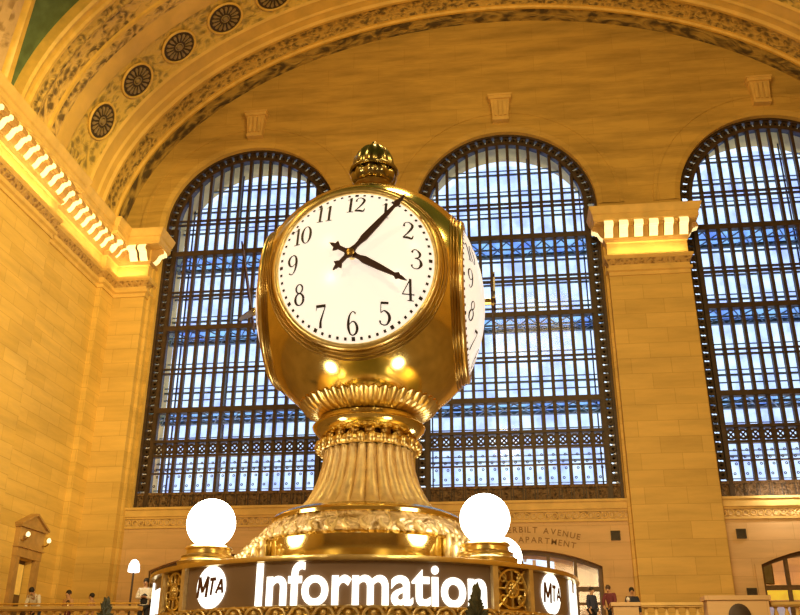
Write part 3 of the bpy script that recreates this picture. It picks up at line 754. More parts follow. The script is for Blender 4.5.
bl = empty('stone_block', (6.12, BY, DECK), 0, 'broad stone balcony block bearing a dark carved oval', 'pier')
p = MB(); p.box(-.82, .82, -.28, .28, 0, .86); p.box(-.88, .88, -.33, .33, .86, .98); p.build('body', 'lower', bl)
p = MB(); p.lathe([(.0, 0), (.24, 0), (.30, .03), (.30, .06), (.24, .08), (0, .1)], 24)
pv = [(x, -.28 - z, .42 + y * 1.15) for x, y, z in p.v]; p.v = pv; p.build('cartouche', 'bronze', bl, 40)
# brass handrail at the left
hr = empty('handrail', (-13.4, 27.28, DECK), 0, 'thin brass handrail behind the left balustrade', 'handrail')
MB().tube([(-2.6, 0, .93), (2.2, 0, .93)], .025).build('rail', 'brass_satin', hr, 40)
for x in (-2.5, -1.3, -.1, 1.1, 2.1): MB().tube([(x, 0, 0), (x, 0, .93)], .018).build('post', 'brass_satin', hr, 40)
# lamp post
lp = empty('lamp_post', (-11.62, 27.5, DECK), 0, 'slim dark lamp post with a white bell shade on the balcony', 'lamp')
MB().lathe([(.09, 0), (.09, .05), (.05, .1), (.04, .2)], 14).build('base', 'bronze', lp, 40)
MB().tube([(0, 0, .1), (0, 0, 1.85)], [.04, .03]).build('pole', 'bronze', lp, 40)
MB().lathe([(.06, 1.85), (.17, 1.87), (.175, 1.95), (.16, 2.08), (.11, 2.19), (.05, 2.24), (.01, 2.25)], 20).build('lamp_shade', 'lampshade', lp, 40)

# ------------------------------------------------------------------ people on the balcony
def skin_mesh(name, verts, edges, radii, mat, parent, root=0, sub=1):
    me = bpy.data.meshes.new(name); me.from_pydata(verts, edges, []); me.materials.append(M[mat])
    o = bpy.data.objects.new(name, me); COL.objects.link(o)
    o.modifiers.new('skin', 'SKIN'); me_s = me.skin_vertices[0].data if me.skin_vertices else None
    if me_s is None:
        bm = bmesh.new(); bm.from_mesh(me); bm.verts.layers.skin.verify(); bm.to_mesh(me); bm.free(); me_s = me.skin_vertices[0].data
    for i, r in enumerate(radii): me_s[i].radius = (r, r) if not isinstance(r, tuple) else r; me_s[i].use_root = (i == root)
    sb = o.modifiers.new('sub', 'SUBSURF'); sb.levels = sub; sb.render_levels = sub
    ev = o.evaluated_get(bpy.context.evaluated_depsgraph_get()); m2 = bpy.data.meshes.new_from_object(ev)
    o.modifiers.clear(); o.data = m2; bpy.data.meshes.remove(me)
    for pl in m2.polygons: pl.use_smooth = True
    if parent is not None: o.parent = parent
    return o
def person(loc, rz, h, label, top, legs, hair, pose='stand', vest=None, cap=None, lean=0.):
    """body height h (local +Y = facing); lean bends the torso forward about the pelvis"""
    root = empty('person', loc, rz, label, 'person', 'people along the balcony')
    k = h / 1.75
    def L(x, y, z):                          # bend above pelvis
        if z > .95:
            c, s = math.cos(lean), math.sin(lean); dz = z - .95; return (x * k, (y * c + dz * s) * k, (.95 + dz * c - y * s) * k)
        return (x * k, y * k, z * k)
    V = [L(0, 0, .95), L(0, 0, 1.12), L(0, -.01, 1.32), L(0, -.01, 1.45), L(0, .01, 1.53), L(0, .03, 1.61), L(0, .03, 1.70)]
    Rr = [(.15, .11), (.135, .10), (.165, .11), (.09, .08), .055, (.082, .10), (.07, .085)]
    E = [(0, 1), (1, 2), (2, 3), (3, 4), (4, 5), (5, 6)]
    # nose
    V.append(L(0, .15, 1.605)); Rr.append(.012); E.append((5, 7))
    arms = {}
    for s in (-1, 1):
        sh = L(s * .17, -.01, 1.42)
        if pose == 'rail': el, wr = L(s * .24, .18, 1.2), L(s * .12, .40, 1.10)
        elif pose == 'fold': el, wr = L(s * .25, .02, 1.15), L(s * .02, .2, 1.18)
        else: el, wr = L(s * .23, -.02, 1.13), L(s * .22, .08, .90)
        b = len(V); V += [sh, el, wr]; Rr += [.058, .042, .03]; E += [(2, b), (b, b + 1), (b + 1, b + 2)]
        d = (Vector(wr) - Vector(el)).normalized(); sd = d.cross(Vector((0, 0, 1))); sd = sd.normalized() if sd.length > .1 else Vector((0, 1, 0))
        pm = Vector(wr) + d * .07 * k; p = len(V); V.append(tuple(pm)); Rr.append((.038, .02)); E.append((b + 2, p))
        for q in range(4):
            off = sd * (q - 1.5) * .021 * k; ln = (.065, .078, .072, .055)[q] * k
            f1 = pm + off + d * ln * .5; f2 = f1 + (d * .85 + Vector((0, 0, -.5))).normalized() * ln * .6; i = len(V)
            V += [tuple(f1), tuple(f2)]; Rr += [.0095, .008]; E += [(p, i), (i, i + 1)]
        t1 = Vector(wr) + d * .03 * k + sd * s * .045 * k; t2 = t1 + (d + sd * s * .3).normalized() * .04 * k; i = len(V)
        V += [tuple(t1), tuple(t2)]; Rr += [.011, .009]; E += [(b + 2, i), (i, i + 1)]
        hp, kn, an, to = L(s * .09, 0, .88), L(s * .1, .02, .5), L(s * .1, -.02, .09), L(s * .11, .14, .035)
        b = len(V); V += [hp, kn, an, to]; Rr += [.085, .058, .04, .035]; E += [(0, b), (b, b + 1), (b + 1, b + 2), (b + 2, b + 3)]
        arms[s] = (sh, el, wr, hp, kn, an)
    Rs = [tuple(a * k for a in r) if isinstance(r, tuple) else r * k for r in Rr]
    skin_mesh('body', V, E, Rs, 'skin', root)
    # clothing: shirt with sleeves, trousers
    V = [L(0, 0, .88), L(0, 0, 1.12), L(0, -.01, 1.32), L(0, -.01, 1.45)]; R2 = [(.175, .135), (.165, .13), (.19, .135), (.11, .1)]; E = [(0, 1), (1, 2), (2, 3)]
    for s in (-1, 1):
        sh, el, wr = arms[s][:3]; b = len(V); V += [sh, el, tuple(Vector(el).lerp(Vector(wr), .85))]; R2 += [.078, .058, .046]; E += [(2, b), (b, b + 1), (b + 1, b + 2)]
    sc_ = lambda R: [tuple(a * k for a in r) if isinstance(r, tuple) else r * k for r in R]
    skin_mesh('shirt', V, E, sc_(R2), top, root, 1)
    V = [L(0, 0, .96)]; R3 = [(.168, .128)]; E = []
    for s in (-1, 1):
        hp, kn, an = arms[s][3:]; b = len(V); V += [hp, kn, an]; R3 += [.105, .078, .062]; E += [(0, b), (b, b + 1), (b + 1, b + 2)]
    skin_mesh('trousers', V, E, sc_(R3), legs, root)
    if vest:
        V = [L(0, .012, .9), L(0, .012, 1.12), L(0, .0, 1.34)]; skin_mesh('vest', V, [(0, 1), (1, 2)], sc_([(.165, .16), (.155, .155), (.15, .155)]), vest, root)
    c = L(0, .012, 1.675)
    g = MB(); g.ball(c, (.092 * k, .108 * k, .10 * k), 14, 10); g.v = [p_ for p_ in g.v]
    g.build('hair' if not cap else 'cap', cap or hair, root, 60)
    for s in (-1, 1): MB().ball(L(s * .032, .118, 1.64), .010 * k, 8, 6).build('eye', 'ink', root, 60)
    g = MB(); g.ball(L(0, .122, 1.568), (.024 * k, .008, .006 * k), 8, 6); g.build('mouth', 'maroon_cloth', root, 60)
    for s in (-1, 1): MB().ball(L(s * .088, .025, 1.61), (.012 * k, .022 * k, .03 * k), 8, 6).build('ear', 'skin', root, 60)
    return root
person((-11.35, 27.95, DECK), PI + .2, 1.72, 'standing man in white shirt and dark vest beside the lamp post', 'white_cloth', 'black_cloth', 'hair_dark', 'fold', vest='black_cloth')
person((-14.85, 27.95, DECK), PI, 1.62, 'person in white top bent forward over the left balustrade', 'white_cloth', 'navy_cloth', 'hair_dark', 'rail', lean=.75)
person((-15.3, 30.9, DECK), PI - .4, 1.68, 'person in tan top before the left wall, near the pedimented door', 'tan_cloth', 'brown_cloth', 'hair_dark')
person((-14.3, 30.6, DECK), PI / 2, 1.55, 'dark haired person in beige top facing sideways behind the left balustrade', 'tan_cloth', 'navy_cloth', 'hair_dark')
person((-15.55, 28.6, DECK), PI, 1.12, 'small dark haired child at the far left end of the balustrade', 'brown_cloth', 'navy_cloth', 'hair_dark')
person((-14.15, 28.6, DECK), PI, 1.14, 'small dark haired child in maroon between two taller people', 'maroon_cloth', 'navy_cloth', 'hair_brown')
person((2.86, 27.95, DECK), PI - .5, 1.42, 'person in maroon top leaning beside the small stone pier', 'maroon_cloth', 'black_cloth', 'hair_brown', 'rail', lean=.35)
person((2.25, 27.5, DECK), PI + .7, 1.3, 'person in dark navy clothes just right of the booth', 'navy_cloth', 'black_cloth', 'hair_dark')
person((3.97, 32.2, DECK), PI, 1.75, 'person in dark clothes standing far back beside the tall pier', 'navy_cloth', 'black_cloth', 'hair_dark')
person((3.33, 28.0, DECK), 0, 1.06, 'small child in white cap behind the small stone pier', 'white_cloth', 'navy_cloth', 'hair_brown', cap='white_cloth')

# ------------------------------------------------------------------ information booth
AX, AY = -1.2456, 7.9024
RS = 1.774
booth = empty('information_booth', (AX, AY, ZF), 0, 'round brass information booth with lit letters carrying the big clock', 'booth')
def zz(z): return z - ZF
def cyl_fn(r0):
    def fn(a, v, d): r = r0 + d; return (r * math.sin(a), -r * math.cos(a), zz(v))
    return fn
# angles measured from -Y, positive towards +X
def arc_strip(mb, prof, a0, a1, n, mi=0):
    m = len(prof); vs = []
    for i in range(n + 1):
        a = a0 + (a1 - a0) * i / n
        vs += [(r * math.sin(a), -r * math.cos(a), zz(z)) for r, z in prof]
    fs = [(i * m + j, i * m + (j + 1) % m, (i + 1) * m + (j + 1) % m, (i + 1) * m + j) for i in range(n) for j in range(m)]
    fs += [tuple(range(m)), tuple(n * m + j for j in range(m))[::-1]]
    mb.add(vs, fs, mi)
R_ = math.radians
Z0, Z1 = .515, .805
sign_root = None
# one sign panel (front), copied to four sides
tv, tf = text_polys('Information', 1., .019, 1.0)
tx0, tx1 = min(p[0] for p in tv), max(p[0] for p in tv); ty1 = max(p[1] for p in tv); ty0 = 0
A0, A1 = R_(-16.3), R_(37.2)
cap_h = Z1 - .005 - (Z0 + .008)
def split_faces(vs, fs, step):
    """cut long horizontal edges so that letters bend with the drum"""
    bm = bmesh.new(); B = [bm.verts.new((x, y, 0)) for x, y in vs]
    for f in fs:
        try: bm.faces.new([B[i] for i in f])
        except ValueError: pass
    x = min(p[0] for p in vs) + step
    while x < max(p[0] for p in vs):
        bmesh.ops.bisect_plane(bm, geom=bm.verts[:] + bm.edges[:] + bm.faces[:], plane_co=(x, 0, 0), plane_no=(1, 0, 0)); x += step
    bm.verts.index_update(); o = [(v.co.x, v.co.y) for v in bm.verts], [tuple(v.index for v in f.verts) for f in bm.faces]; bm.free(); return o
tv, tf = split_faces(tv, tf, (tx1 - tx0) / 60)
def make_panel():
    mb = MB(); arc_strip(mb, [(RS - .06, Z0 - .01), (RS - .02, Z0 - .01), (RS - .02, Z1 + .01), (RS - .06, Z1 + .01)], R_(-38.4), R_(38.6), 48)
    pn = mb.build('sign_panel', 'sign', booth, 30)
    mb = MB(); slab_text(mb, tv, tf, lambda u, v, d: cyl_fn(RS - .02)(A0 + (A1 - A0) * (u - tx0) / (tx1 - tx0), Z0 + .008 + v / ty1 * cap_h, d), 0, .012)
    mb.build('lettering', 'letter', pn, recalc=False)
    mb = MB(); n = 32; rr = (Z1 - Z0) / 2 * 1.0; zc = (Z0 + Z1) / 2; ac = R_(-29.5)
    ring = [(math.cos(2 * PI * k / n), math.sin(2 * PI * k / n)) for k in range(n)]
    vs = [(0, 0)] + [(x * .5, y * .5) for x, y in ring] + ring
    fs = [(0, 1 + k, 1 + (k + 1) % n) for k in range(n)] + [(1 + k, 1 + n + k, 1 + n + (k + 1) % n, 1 + (k + 1) % n) for k in range(n)]
    slab_text(mb, vs, fs, lambda u, v, d: cyl_fn(RS - .02)(ac + u * rr / RS, zc + v * rr, d), 0, .010)
    rd = mb.build('roundel', 'letter', pn, recalc=False)
    GL = {'M': [[(0, 0), (0, 1)], [(0, 1), (.5, .25)], [(.5, .25), (1, 1)], [(1, 1), (1, 0)]], 'T': [[(.5, 0), (.5, 1)], [(0, .93), (1, .93)]], 'A': [[(0, 0), (.5, 1)], [(.5, 1), (1, 0)], [(.2, .33), (.8, .33)]]}
    mb = MB(); x = -.86
    for ch, hh, ww, tw in (('M', .98, .62, .20), ('T', .80, .42, .17), ('A', .66, .44, .15)):
        for seg in GL[ch]:
            pts = [(x + (p[0] + (q_[0] - p[0]) * t / 6 ) * ww + .1 * (p[1] + (q_[1] - p[1]) * t / 6), (p[1] + (q_[1] - p[1]) * t / 6 - .48) * hh, tw) for p, q_ in [seg] for t in range(7)]
            stroke(mb, pts, lambda u, v, d: cyl_fn(RS - .009)(ac + u * rr / RS, zc + v * rr, .003))
        x += ww + .13
    mb.build('emblem_letters', 'emblem_ink', pn, recalc=False)
    return pn
pn = make_panel()
for k in (1, 2, 3):
    c = copy_tree(pn, booth); c.rotation_euler = (0, 0, k * PI / 2)
def make_grille():
    def post(a):
        mb = MB(); arc_strip(mb, [(RS - .05, Z0 - .02), (RS + .012, Z0 - .02), (RS + .012, Z1 + .02), (RS - .05, Z1 + .02)], R_(a), R_(a + 1.5), 3); return mb.build('post', 'brass_pale', booth, 30)
    ps = [post(38.6), post(50.0)]
    mb = MB(); arc_strip(mb, [(RS - .06, Z0), (RS - .04, Z0), (RS - .04, Z1), (RS - .06, Z1)], R_(40.1), R_(50.0), 6); pn = mb.build('grille_panel', 'brass_dark', booth, 30)
    mb = MB(); fn = cyl_fn(RS - .02); ac = R_(45.05); zc = (Z0 + Z1) / 2; hw = R_(4.6)
    def P(u, v): return fn(ac + u * hw, zc + v * .135, 0)
    mb.tube([P(.98 * math.cos(2 * PI * k / 28), .98 * math.sin(2 * PI * k / 28)) for k in range(28)], .010, 6, True)
    mb.tube([P(.42 * math.cos(2 * PI * k / 16), .42 * math.sin(2 * PI * k / 16)) for k in range(16)], .010, 6, True)
    for s in (-1, 1):
        mb.tube([P(s * .95, -.95), P(0, 0), P(s * -.95, .95)], .009, 6)
        for e in (-1, 1): mb.tube([P(s * (.62 + .2 * math.cos(t_ * .7)), e * (.55 + .22 * math.sin(t_ * .7))) for t_ in range(9)], .008, 6, True)
    mb.tube([P(0, -1), P(0, 1)], .008, 6); mb.tube([P(-1, 0), P(1, 0)], .008, 6)
    mb.ball(P(0, 0), .03, 10, 8)
    for k in range(8): a = PI * k / 4; mb.ball(P(.2 * math.cos(a), .2 * math.sin(a)), .018, 8, 6)
    mb.build('scroll_grille', 'brass_satin', pn, 50)
    return [pn] + ps
gr = make_grille()
for k in (1, 2, 3):
    for g_ in gr: copy_tree(g_, booth).rotation_euler = (0, 0, k * PI / 2)
# brass cornice above the sign, flat roof, frieze below, counter to the floor
MB().lathe([(1.2, zz(.80)), (RS - .03, zz(.80)), (RS + .02, zz(.805)), (RS + .022, zz(.82)), (RS + .018, zz(.838)), (RS - .02, zz(.845)), (RS - .1, zz(.848)), (1.2, zz(.85)), (.6, zz(.85))], 128).build('cornice', 'brass_satin', booth, 30)
MB().lathe([(1.4, zz(.40)), (RS + .01, zz(.40)), (RS + .05, zz(.42)), (RS + .05, zz(.44)), (RS + .0, zz(.45)), (RS - .02, zz(.49)), (RS + .025, zz(.50)), (RS + .025, zz(.512)), (RS - .02, zz(.518)), (1.4, zz(.52))], 128).build('frieze', 'brass_satin', booth, 30)
mb = MB(); n = 68
for k in range(n):
    a = 2 * PI * k / n; r = RS + .015; d = R_(2.15)
    pts = [(r * math.sin(a + d * math.cos(PI * j / 8)), -r * math.cos(a + d * math.cos(PI * j / 8)), zz(.445 + .062 * math.sin(PI * j / 8))) for j in range(9)]
    mb.tube(pts, .011, 6)
    mb.ball((r * math.sin(a + PI / n), -r * math.cos(a + PI / n), zz(.50)), .014, 8, 6); mb.ball((r * math.sin(a), -r * math.cos(a), zz(.465)), .022, 8, 6)
mb.build('scallop_ornament', 'brass_pale', booth, 50)
MB().lathe([(RS - .22, zz(-.55)), (RS - .22, zz(.40))], 96, caps=False).build('counter_glass', 'counter_glass', booth, 30)
mb = MB(); mb.lathe([(RS - .25, 0), (RS - .02, 0), (RS - .02, .12), (RS - .1, .15), (RS - .1, .98), (RS + .03, 1.0), (RS + .03, 1.06), (RS - .25, 1.1)], 96); mb.build('counter', 'floor', booth, 30)
for k in range(12):
    a = 2 * PI * (k + .5) / 12; r = RS - .2
    MB().tube([(r * math.sin(a), -r * math.cos(a), 1.05), (r * math.sin(a), -r * math.cos(a), zz(.42))], .035).build('column', 'brass_satin', booth, 40)

# ------------------------------------------------------------------ the clock
clock = empty('four_faced_clock', (AX, AY, .856), 0, 'large golden ball clock with four white faces on the booth roof', 'clock')
ZB = .856
def cz(z): return z - ZB
# pedestal
MB().lathe([(.5, cz(.858)), (.92, cz(.858)), (.92, cz(.93)), (.935, cz(.96)), (.935, cz(1.12)), (.91, cz(1.15)), (.8, cz(1.17)), (.5, cz(1.18))], 96).build('drum_band', 'brass', clock, 30)
def leafmod(r, z, a, i):
    k = abs(math.sin(a * 13)); return r + .02 * k * (1 if 0 < i < 5 else 0), z
MB().lathe([(.88, cz(1.14)), (.92, cz(1.15)), (.915, cz(1.20)), (.875, cz(1.26)), (.83, cz(1.29)), (.80, cz(1.32)), (.6, cz(1.325))], 208, mod=leafmod).build('leaf_band', 'brass_leaf', clock, 60)
g = MB()
for k in range(40):      # raised leaves
    a = 2 * PI * k / 40
    for (r0, z0, r1, z1, da) in ((.915, 1.15, .81, 1.31, .05), (.93, 1.155, .87, 1.255, -.05)):
        pts = [((r0 + (r1 - r0) * t + .012) * math.cos(a + da * math.sin(t * 3)), (r0 + (r1 - r0) * t + .012) * math.sin(a + da * math.sin(t * 3)), cz(z0 + (z1 - z0) * t)) for t in (0, .25, .5, .75, 1)]
        g.tube(pts, [.02, .028, .024, .016, .008], 6)
g.build('leaf_relief', 'brass_pale', clock, 60)
for s_ in (-1, 1):        # leaf crests at the two shoulders
    g = MB()
    for j in range(-5, 6):
        a = (0 if s_ > 0 else PI) + j * .09 - (.25 if s_ > 0 else -.25)
        for (r, h, w) in ((1.13, .08, .034), (1.06, .13, .04), (.99, .19, .035)):
            g.ball((r * math.cos(a), r * math.sin(a), cz(.90 + h * .6)), (w, w, h * .75), 8, 8)
            g.ball((r * math.cos(a + .04), r * math.sin(a + .04), cz(.90 + h * 1.25)), (w * .7, w * .7, w * .7), 8, 6)
    g.build('leaf_crest', 'brass_pale', clock, 60)
MB().lathe([(.6, cz(1.30)), (.79, cz(1.305)), (.83, cz(1.32)), (.835, cz(1.345)), (.81, cz(1.37)), (.77, cz(1.38)), (.74, cz(1.40)), (.6, cz(1.41))], 96).build('base_ring', 'brass', clock, 40)
NF = 28
def flute(r, z, a, i):
    k = abs(math.cos(a * NF / 2)) ** .6; return r * (.91 + .10 * k), z
MB().lathe([(.76, cz(1.375)), (.69, cz(1.40)), (.605, cz(1.445)), (.545, cz(1.515)), (.497, cz(1.60)), (.46, cz(1.68)), (.435, cz(1.76)), (.413, cz(1.84)), (.402, cz(1.92)), (.40, cz(1.97))], NF * 16, mod=flute).build('fluted_stem', 'brass_pale', clock, 60)
g = MB(); g.torus(.425, .042, (0, 0, cz(2.01)), 80, 12)
for k in range(NF): a = 2 * PI * (k) / NF; g.ball((.452 * math.cos(a), .452 * math.sin(a), cz(2.01)), (.042, .042, .05), 10, 8)
g.build('bead_ring', 'brass_satin', clock, 60)
g = MB()
for k in range(18):
    a = 2 * PI * k / 18; g.ball((.39 * math.cos(a), .39 * math.sin(a), cz(2.075)), (.055, .055, .05), 10, 8)
g.lathe([(.36, cz(2.03)), (.37, cz(2.12))], 48); g.build('petal_ring', 'brass_dark', clock, 60)
MB().lathe([(.35, cz(2.075)), (.39, cz(2.08)), (.43, cz(2.10)), (.475, cz(2.135)), (.51, cz(2.175)), (.518, cz(2.20)), (.50, cz(2.22)), (.47, cz(2.228)), (.455, cz(2.235)), (.45, cz(2.275)), (.43, cz(2.285)), (.3, cz(2.29))], 96).build('bowl', 'brass', clock, 40)
NS = 44
def scallop(r, z, a, i):
    k = abs(math.sin(a * NS / 2)); return r * (.965 + .05 * k), z + (.018 * k if i in (4, 5) else 0)
MB().lathe([(.40, cz(2.285)), (.445, cz(2.285)), (.52, cz(2.305)), (.59, cz(2.345)), (.645, cz(2.395)), (.62, cz(2.40)), (.5, cz(2.39))], NS * 8, mod=scallop).build('scallop_collar', 'brass_satin', clock, 60)
# ball
CZB, RB, DF, RF = 3.42, 1.15, .900, .712
bm = bmesh.new(); bmesh.ops.create_uvsphere(bm, u_segments=160, v_segments=110, radius=RB)
for nx, ny in ((1, 0), (-1, 0), (0, 1), (0, -1)):
    bmesh.ops.bisect_plane(bm, geom=bm.verts[:] + bm.edges[:] + bm.faces[:], plane_co=(nx * DF, ny * DF, 0), plane_no=(nx, ny, 0), clear_outer=True)
me = bpy.data.meshes.new('ball'); bm.to_mesh(me); bm.free(); me.materials.append(M['brass'])
for p in me.polygons: p.use_smooth = True
ball = bpy.data.objects.new('ball', me); COL.objects.link(ball); ball.parent = clock; ball.location = (0, 0, cz(CZB)); ball.scale = (1, 1, 1.05)
# concentric mouldings round each face
def ycirc(mb, ang, r):
    """torus lying on the ball round the -Y axis at angular radius ang (deg)"""
    a = R_(ang); mb.torus(RB * math.sin(a), r, (0, -RB * math.cos(a), 0), 96, 8, 'Y')
bz = MB(); bz.torus(RF + .008, .03, (0, -DF - .005, 0), 112, 12, 'Y'); 
bezel = bz.build('bezel', 'brass_satin', clock, 50); bezel.location = (0, 0, cz(CZB)); bezel.scale = (1, 1, 1.05)
bz = MB()
for a, r in ((40.6, .016), (42.6, .012), (44.2, .010)): ycirc(bz, a, r)
gro = bz.build('bezel_moulding', 'brass_dark', bezel, 50)
# domed face
HD = .20; RD = (RF ** 2 + HD ** 2) / (2 * HD)
def dome(x, z): return math.sqrt(max(0, RD * RD - x * x - z * z)) - (RD - HD)
fc = MB(); n = 72; m = 14
vs = [(0, -DF - HD, 0)]
for i in range(1, m + 1):
    r = RF * i / m; vs += [(r * math.cos(2 * PI * k / n), -DF - dome(r, 0), r * math.sin(2 * PI * k / n)) for k in range(n)]
fs = [(0, 1 + k, 1 + (k + 1) % n) for k in range(n)]
for i in range(m - 1): fs += [(1 + i * n + k, 1 + (i + 1) * n + k, 1 + (i + 1) * n + (k + 1) % n, 1 + i * n + (k + 1) % n) for k in range(n)]
fc.add(vs, fs); face = fc.build('clock_face', 'face', clock, 60); face.location = (0, 0, cz(CZB)); face.scale = (1, 1, 1.05)
face['label'] = 'white domed dial'
# numerals drawn with a broad nib
def cat(P, n=7):
    out = []
    for i in range(len(P) - 1):
        p0 = P[max(i - 1, 0)]; p1 = P[i]; p2 = P[i + 1]; p3 = P[min(i + 2, len(P) - 1)]
        for k in range(n):
            t = k / n; out.append(tuple(.5 * ((2 * b) + (-a + c) * t + (2 * a - 5 * b + 4 * c - d) * t * t + (-a + 3 * b - 3 * c + d) * t ** 3) for a, b, c, d in zip(p0, p1, p2, p3)))
    out.append(tuple(P[-1])); return out
def oval(cx, cy, rx, ry, wt, ws, tilt=0):
    return [(cx + rx * math.cos(2 * PI * k / 24 + tilt), cy + ry * math.sin(2 * PI * k / 24 + tilt), wt + (ws - wt) * abs(math.cos(2 * PI * k / 24)) ** 1.5) for k in range(25)]
six = [(.48, .88, .09), (.40, .96, .05), (.28, .95, .05), (.14, .75, .10), (.08, .38, .14), (.15, .09, .09), (.30, .01, .05), (.47, .11, .11), (.53, .30, .14), (.46, .49, .10), (.32, .57, .05), (.16, .47, .04), (.10, .33, .03)]
S = lambda *p: list(p)
DIG = {
 '0': [oval(.3, .5, .24, .48, .04, .15)],
 '1': [S((.3, 0, .14), (.3, .99, .14)), S((.12, .02, .045), (.48, .02, .045)), S((.3, .95, .06), (.12, .82, .035))],
 '2': [cat([(.09, .70, .12), (.12, .88, .06), (.3, .97, .05), (.50, .82, .13), (.48, .62, .13), (.28, .32, .08), (.05, .07, .05)]), cat([(.05, .06, .07), (.28, .08, .13), (.5, .04, .10), (.57, .22, .04)])],
 '3': [cat([(.08, .80, .12), (.14, .93, .06), (.29, .97, .05), (.48, .78, .13), (.42, .59, .08), (.22, .53, .04)]), cat([(.22, .53, .04), (.45, .47, .08), (.54, .25, .15), (.40, .05, .07), (.22, .02, .05), (.09, .09, .06), (.07, .2, .12)])],
 '4': [S((.42, 0, .13), (.42, 1, .13)), S((.43, 1, .06), (.03, .30, .045)), S((.0, .29, .055), (.62, .29, .055)), S((.26, .02, .045), (.58, .02, .045))],
 '5': [S((.14, .94, .11), (.52, .94, .11)), S((.14, .97, .045), (.12, .52, .045)), cat([(.12, .52, .04), (.3, .61, .06), (.5, .47, .13), (.54, .27, .15), (.40, .05, .07), (.22, .02, .05), (.08, .09, .07), (.07, .2, .11)])],
 '6': [cat(six)],
 '7': [S((.05, .92, .13), (.56, .92, .13)), cat([(.55, .90, .05), (.40, .58, .08), (.27, .28, .12), (.24, 0, .15)]), S((.06, .98, .03), (.05, .74, .03))],
 '8': [oval(.3, .76, .18, .20, .05, .10), oval(.3, .28, .23, .26, .05, .14)],
 '9': [[(.6 - x, 1 - y, w) for x, y, w in cat(six)]],
}
for hnum in range(1, 13):
    nb = MB()
    a = 2 * PI * hnum / 12; s = str(hnum); hgt = .182; rad = .545
    cx, cy = rad * math.sin(a), rad * math.cos(a); sc = hgt * .92; wch = .62 * sc; tot = wch * len(s) - (.10 * sc if len(s) > 1 else 0)
    for j, ch in enumerate(s):
        x0 = cx - tot / 2 + j * (wch - (.12 * sc if len(s) > 1 else 0))
        for st in DIG[ch]:
            if len(st) == 2: st = [tuple(p_ + (q_ - p_) * t / 6 for p_, q_ in zip(st[0], st[1])) for t in range(7)]
            stroke(nb, st, lambda u, v, d: (x0 + u * sc, -DF - dome(x0 + u * sc, cy + (v - .5) * hgt) - d, cy + (v - .5) * hgt))
    nb.build('numeral', 'ink', face, recalc=True)
nb = MB()
for k in range(60):
    a = 2 * PI * k / 60; rr = .662; w = .0115 if k % 5 else .0155; c, s = math.cos(a), math.sin(a)
    vs = []
    for u, v in ((-w, -w), (w, -w), (w, w), (-w, w)):
        x, z = (rr + v) * s + u * c, (rr + v) * c - u * s; vs.append((x, -DF - dome(x, z) - .006, z))
    nb.add(vs, [(0, 1, 2, 3)])
nb.build('minute_dots', 'ink', face)
def hand(name, ang, ln, y, w):
    out = [(w * .9, .02), (w * .55, ln * .10), (w * .6, ln * .16), (w * .95, ln * .24), (w * .8, ln * .5), (w * .42, ln * .78), (w * .95, ln * .83), (w * .45, ln * .875), (w * .5, ln * .9), (.001, ln)]
    tail = [(.001, -.215), (w * .45, -.18), (w * .5, -.165), (w * 1.45, -.155), (w * .9, -.13), (w * .55, -.12), (w * .55, -.06)]
    pr = tail + [(w * 1.2, -.02)] + out
    poly = [(u, v) for u, v in pr] + [(-u, v) for u, v in pr[::-1]]
    a = R_(ang); c, s = math.cos(a), math.sin(a); mb = MB(); n = len(pr)
    vs = []
    for d in (y, y - .016):
        vs += [(u * c + v * s, d, -u * s + v * c) for u, v in pr] + [(-u * c + v * s, d, u * s + v * c) for u, v in pr]
    fs = []
    for i in range(n - 1):
        fs += [(i, i + 1, n + i + 1, n + i), (2 * n + i, 3 * n + i, 3 * n + i + 1, 2 * n + i + 1), (i, 2 * n + i, 2 * n + i + 1, i + 1), (n + i, n + i + 1, 3 * n + i + 1, 3 * n + i)]
    mb.add(vs, fs); return mb.build(name, 'hand', face)
YH = -DF - HD
hand('hour_hand', 119.0, .55, YH - .06, .034); hand('minute_hand', 43.0, .70, YH - .085, .032)
g = MB(); g.lathe([(.03, 0), (.03, .085)], 20)
g.v = [(x, YH - z, y) for x, y, z in g.v]; g.build('hub', 'brass', face, 50)
g = MB(); g.lathe([(.036, .058), (.042, .07), (.036, .1), (.02, .106)], 24); g.v = [(x, YH - z, y) for x, y, z in g.v]; g.build('hub_cap', 'brass_dark', face, 50)
for k in (1, 2, 3):
    for o in (face, bezel):
        c = copy_tree(o, clock); c.rotation_euler = (0, 0, k * PI / 2)
# finial
MB().lathe([(.32, cz(4.50)), (.33, cz(4.545)), (.27, cz(4.575)), (.20, cz(4.59)), (.185, cz(4.62)), (.15, cz(4.65)), (.15, cz(4.70)), (.19, cz(4.715)), (.205, cz(4.745)), (.19, cz(4.775))], 64).build('finial_base', 'brass_dark', clock, 40)
def acorn(r, z, a, i): k = abs(math.sin(a * 5)); return r * (.93 + .09 * k), z
fin = MB(); fin.lathe([(.16, cz(4.77)), (.215, cz(4.80)), (.235, cz(4.86)), (.23, cz(4.91)), (.20, cz(4.93))], 60, mod=acorn); fin.torus(.235, .022, (0, 0, cz(4.935)), 60, 8)
fin.build('finial_cup', 'finial', clock, 50)
fin = MB(); fin.lathe([(.215, cz(4.94)), (.222, cz(4.99)), (.208, cz(5.07)), (.172, cz(5.15)), (.12, cz(5.21)), (.06, cz(5.25)), (.03, cz(5.27)), (.022, cz(5.30)), (.005, cz(5.315))], 60, mod=acorn)
fin.build('finial_acorn', 'finial', clock, 60)

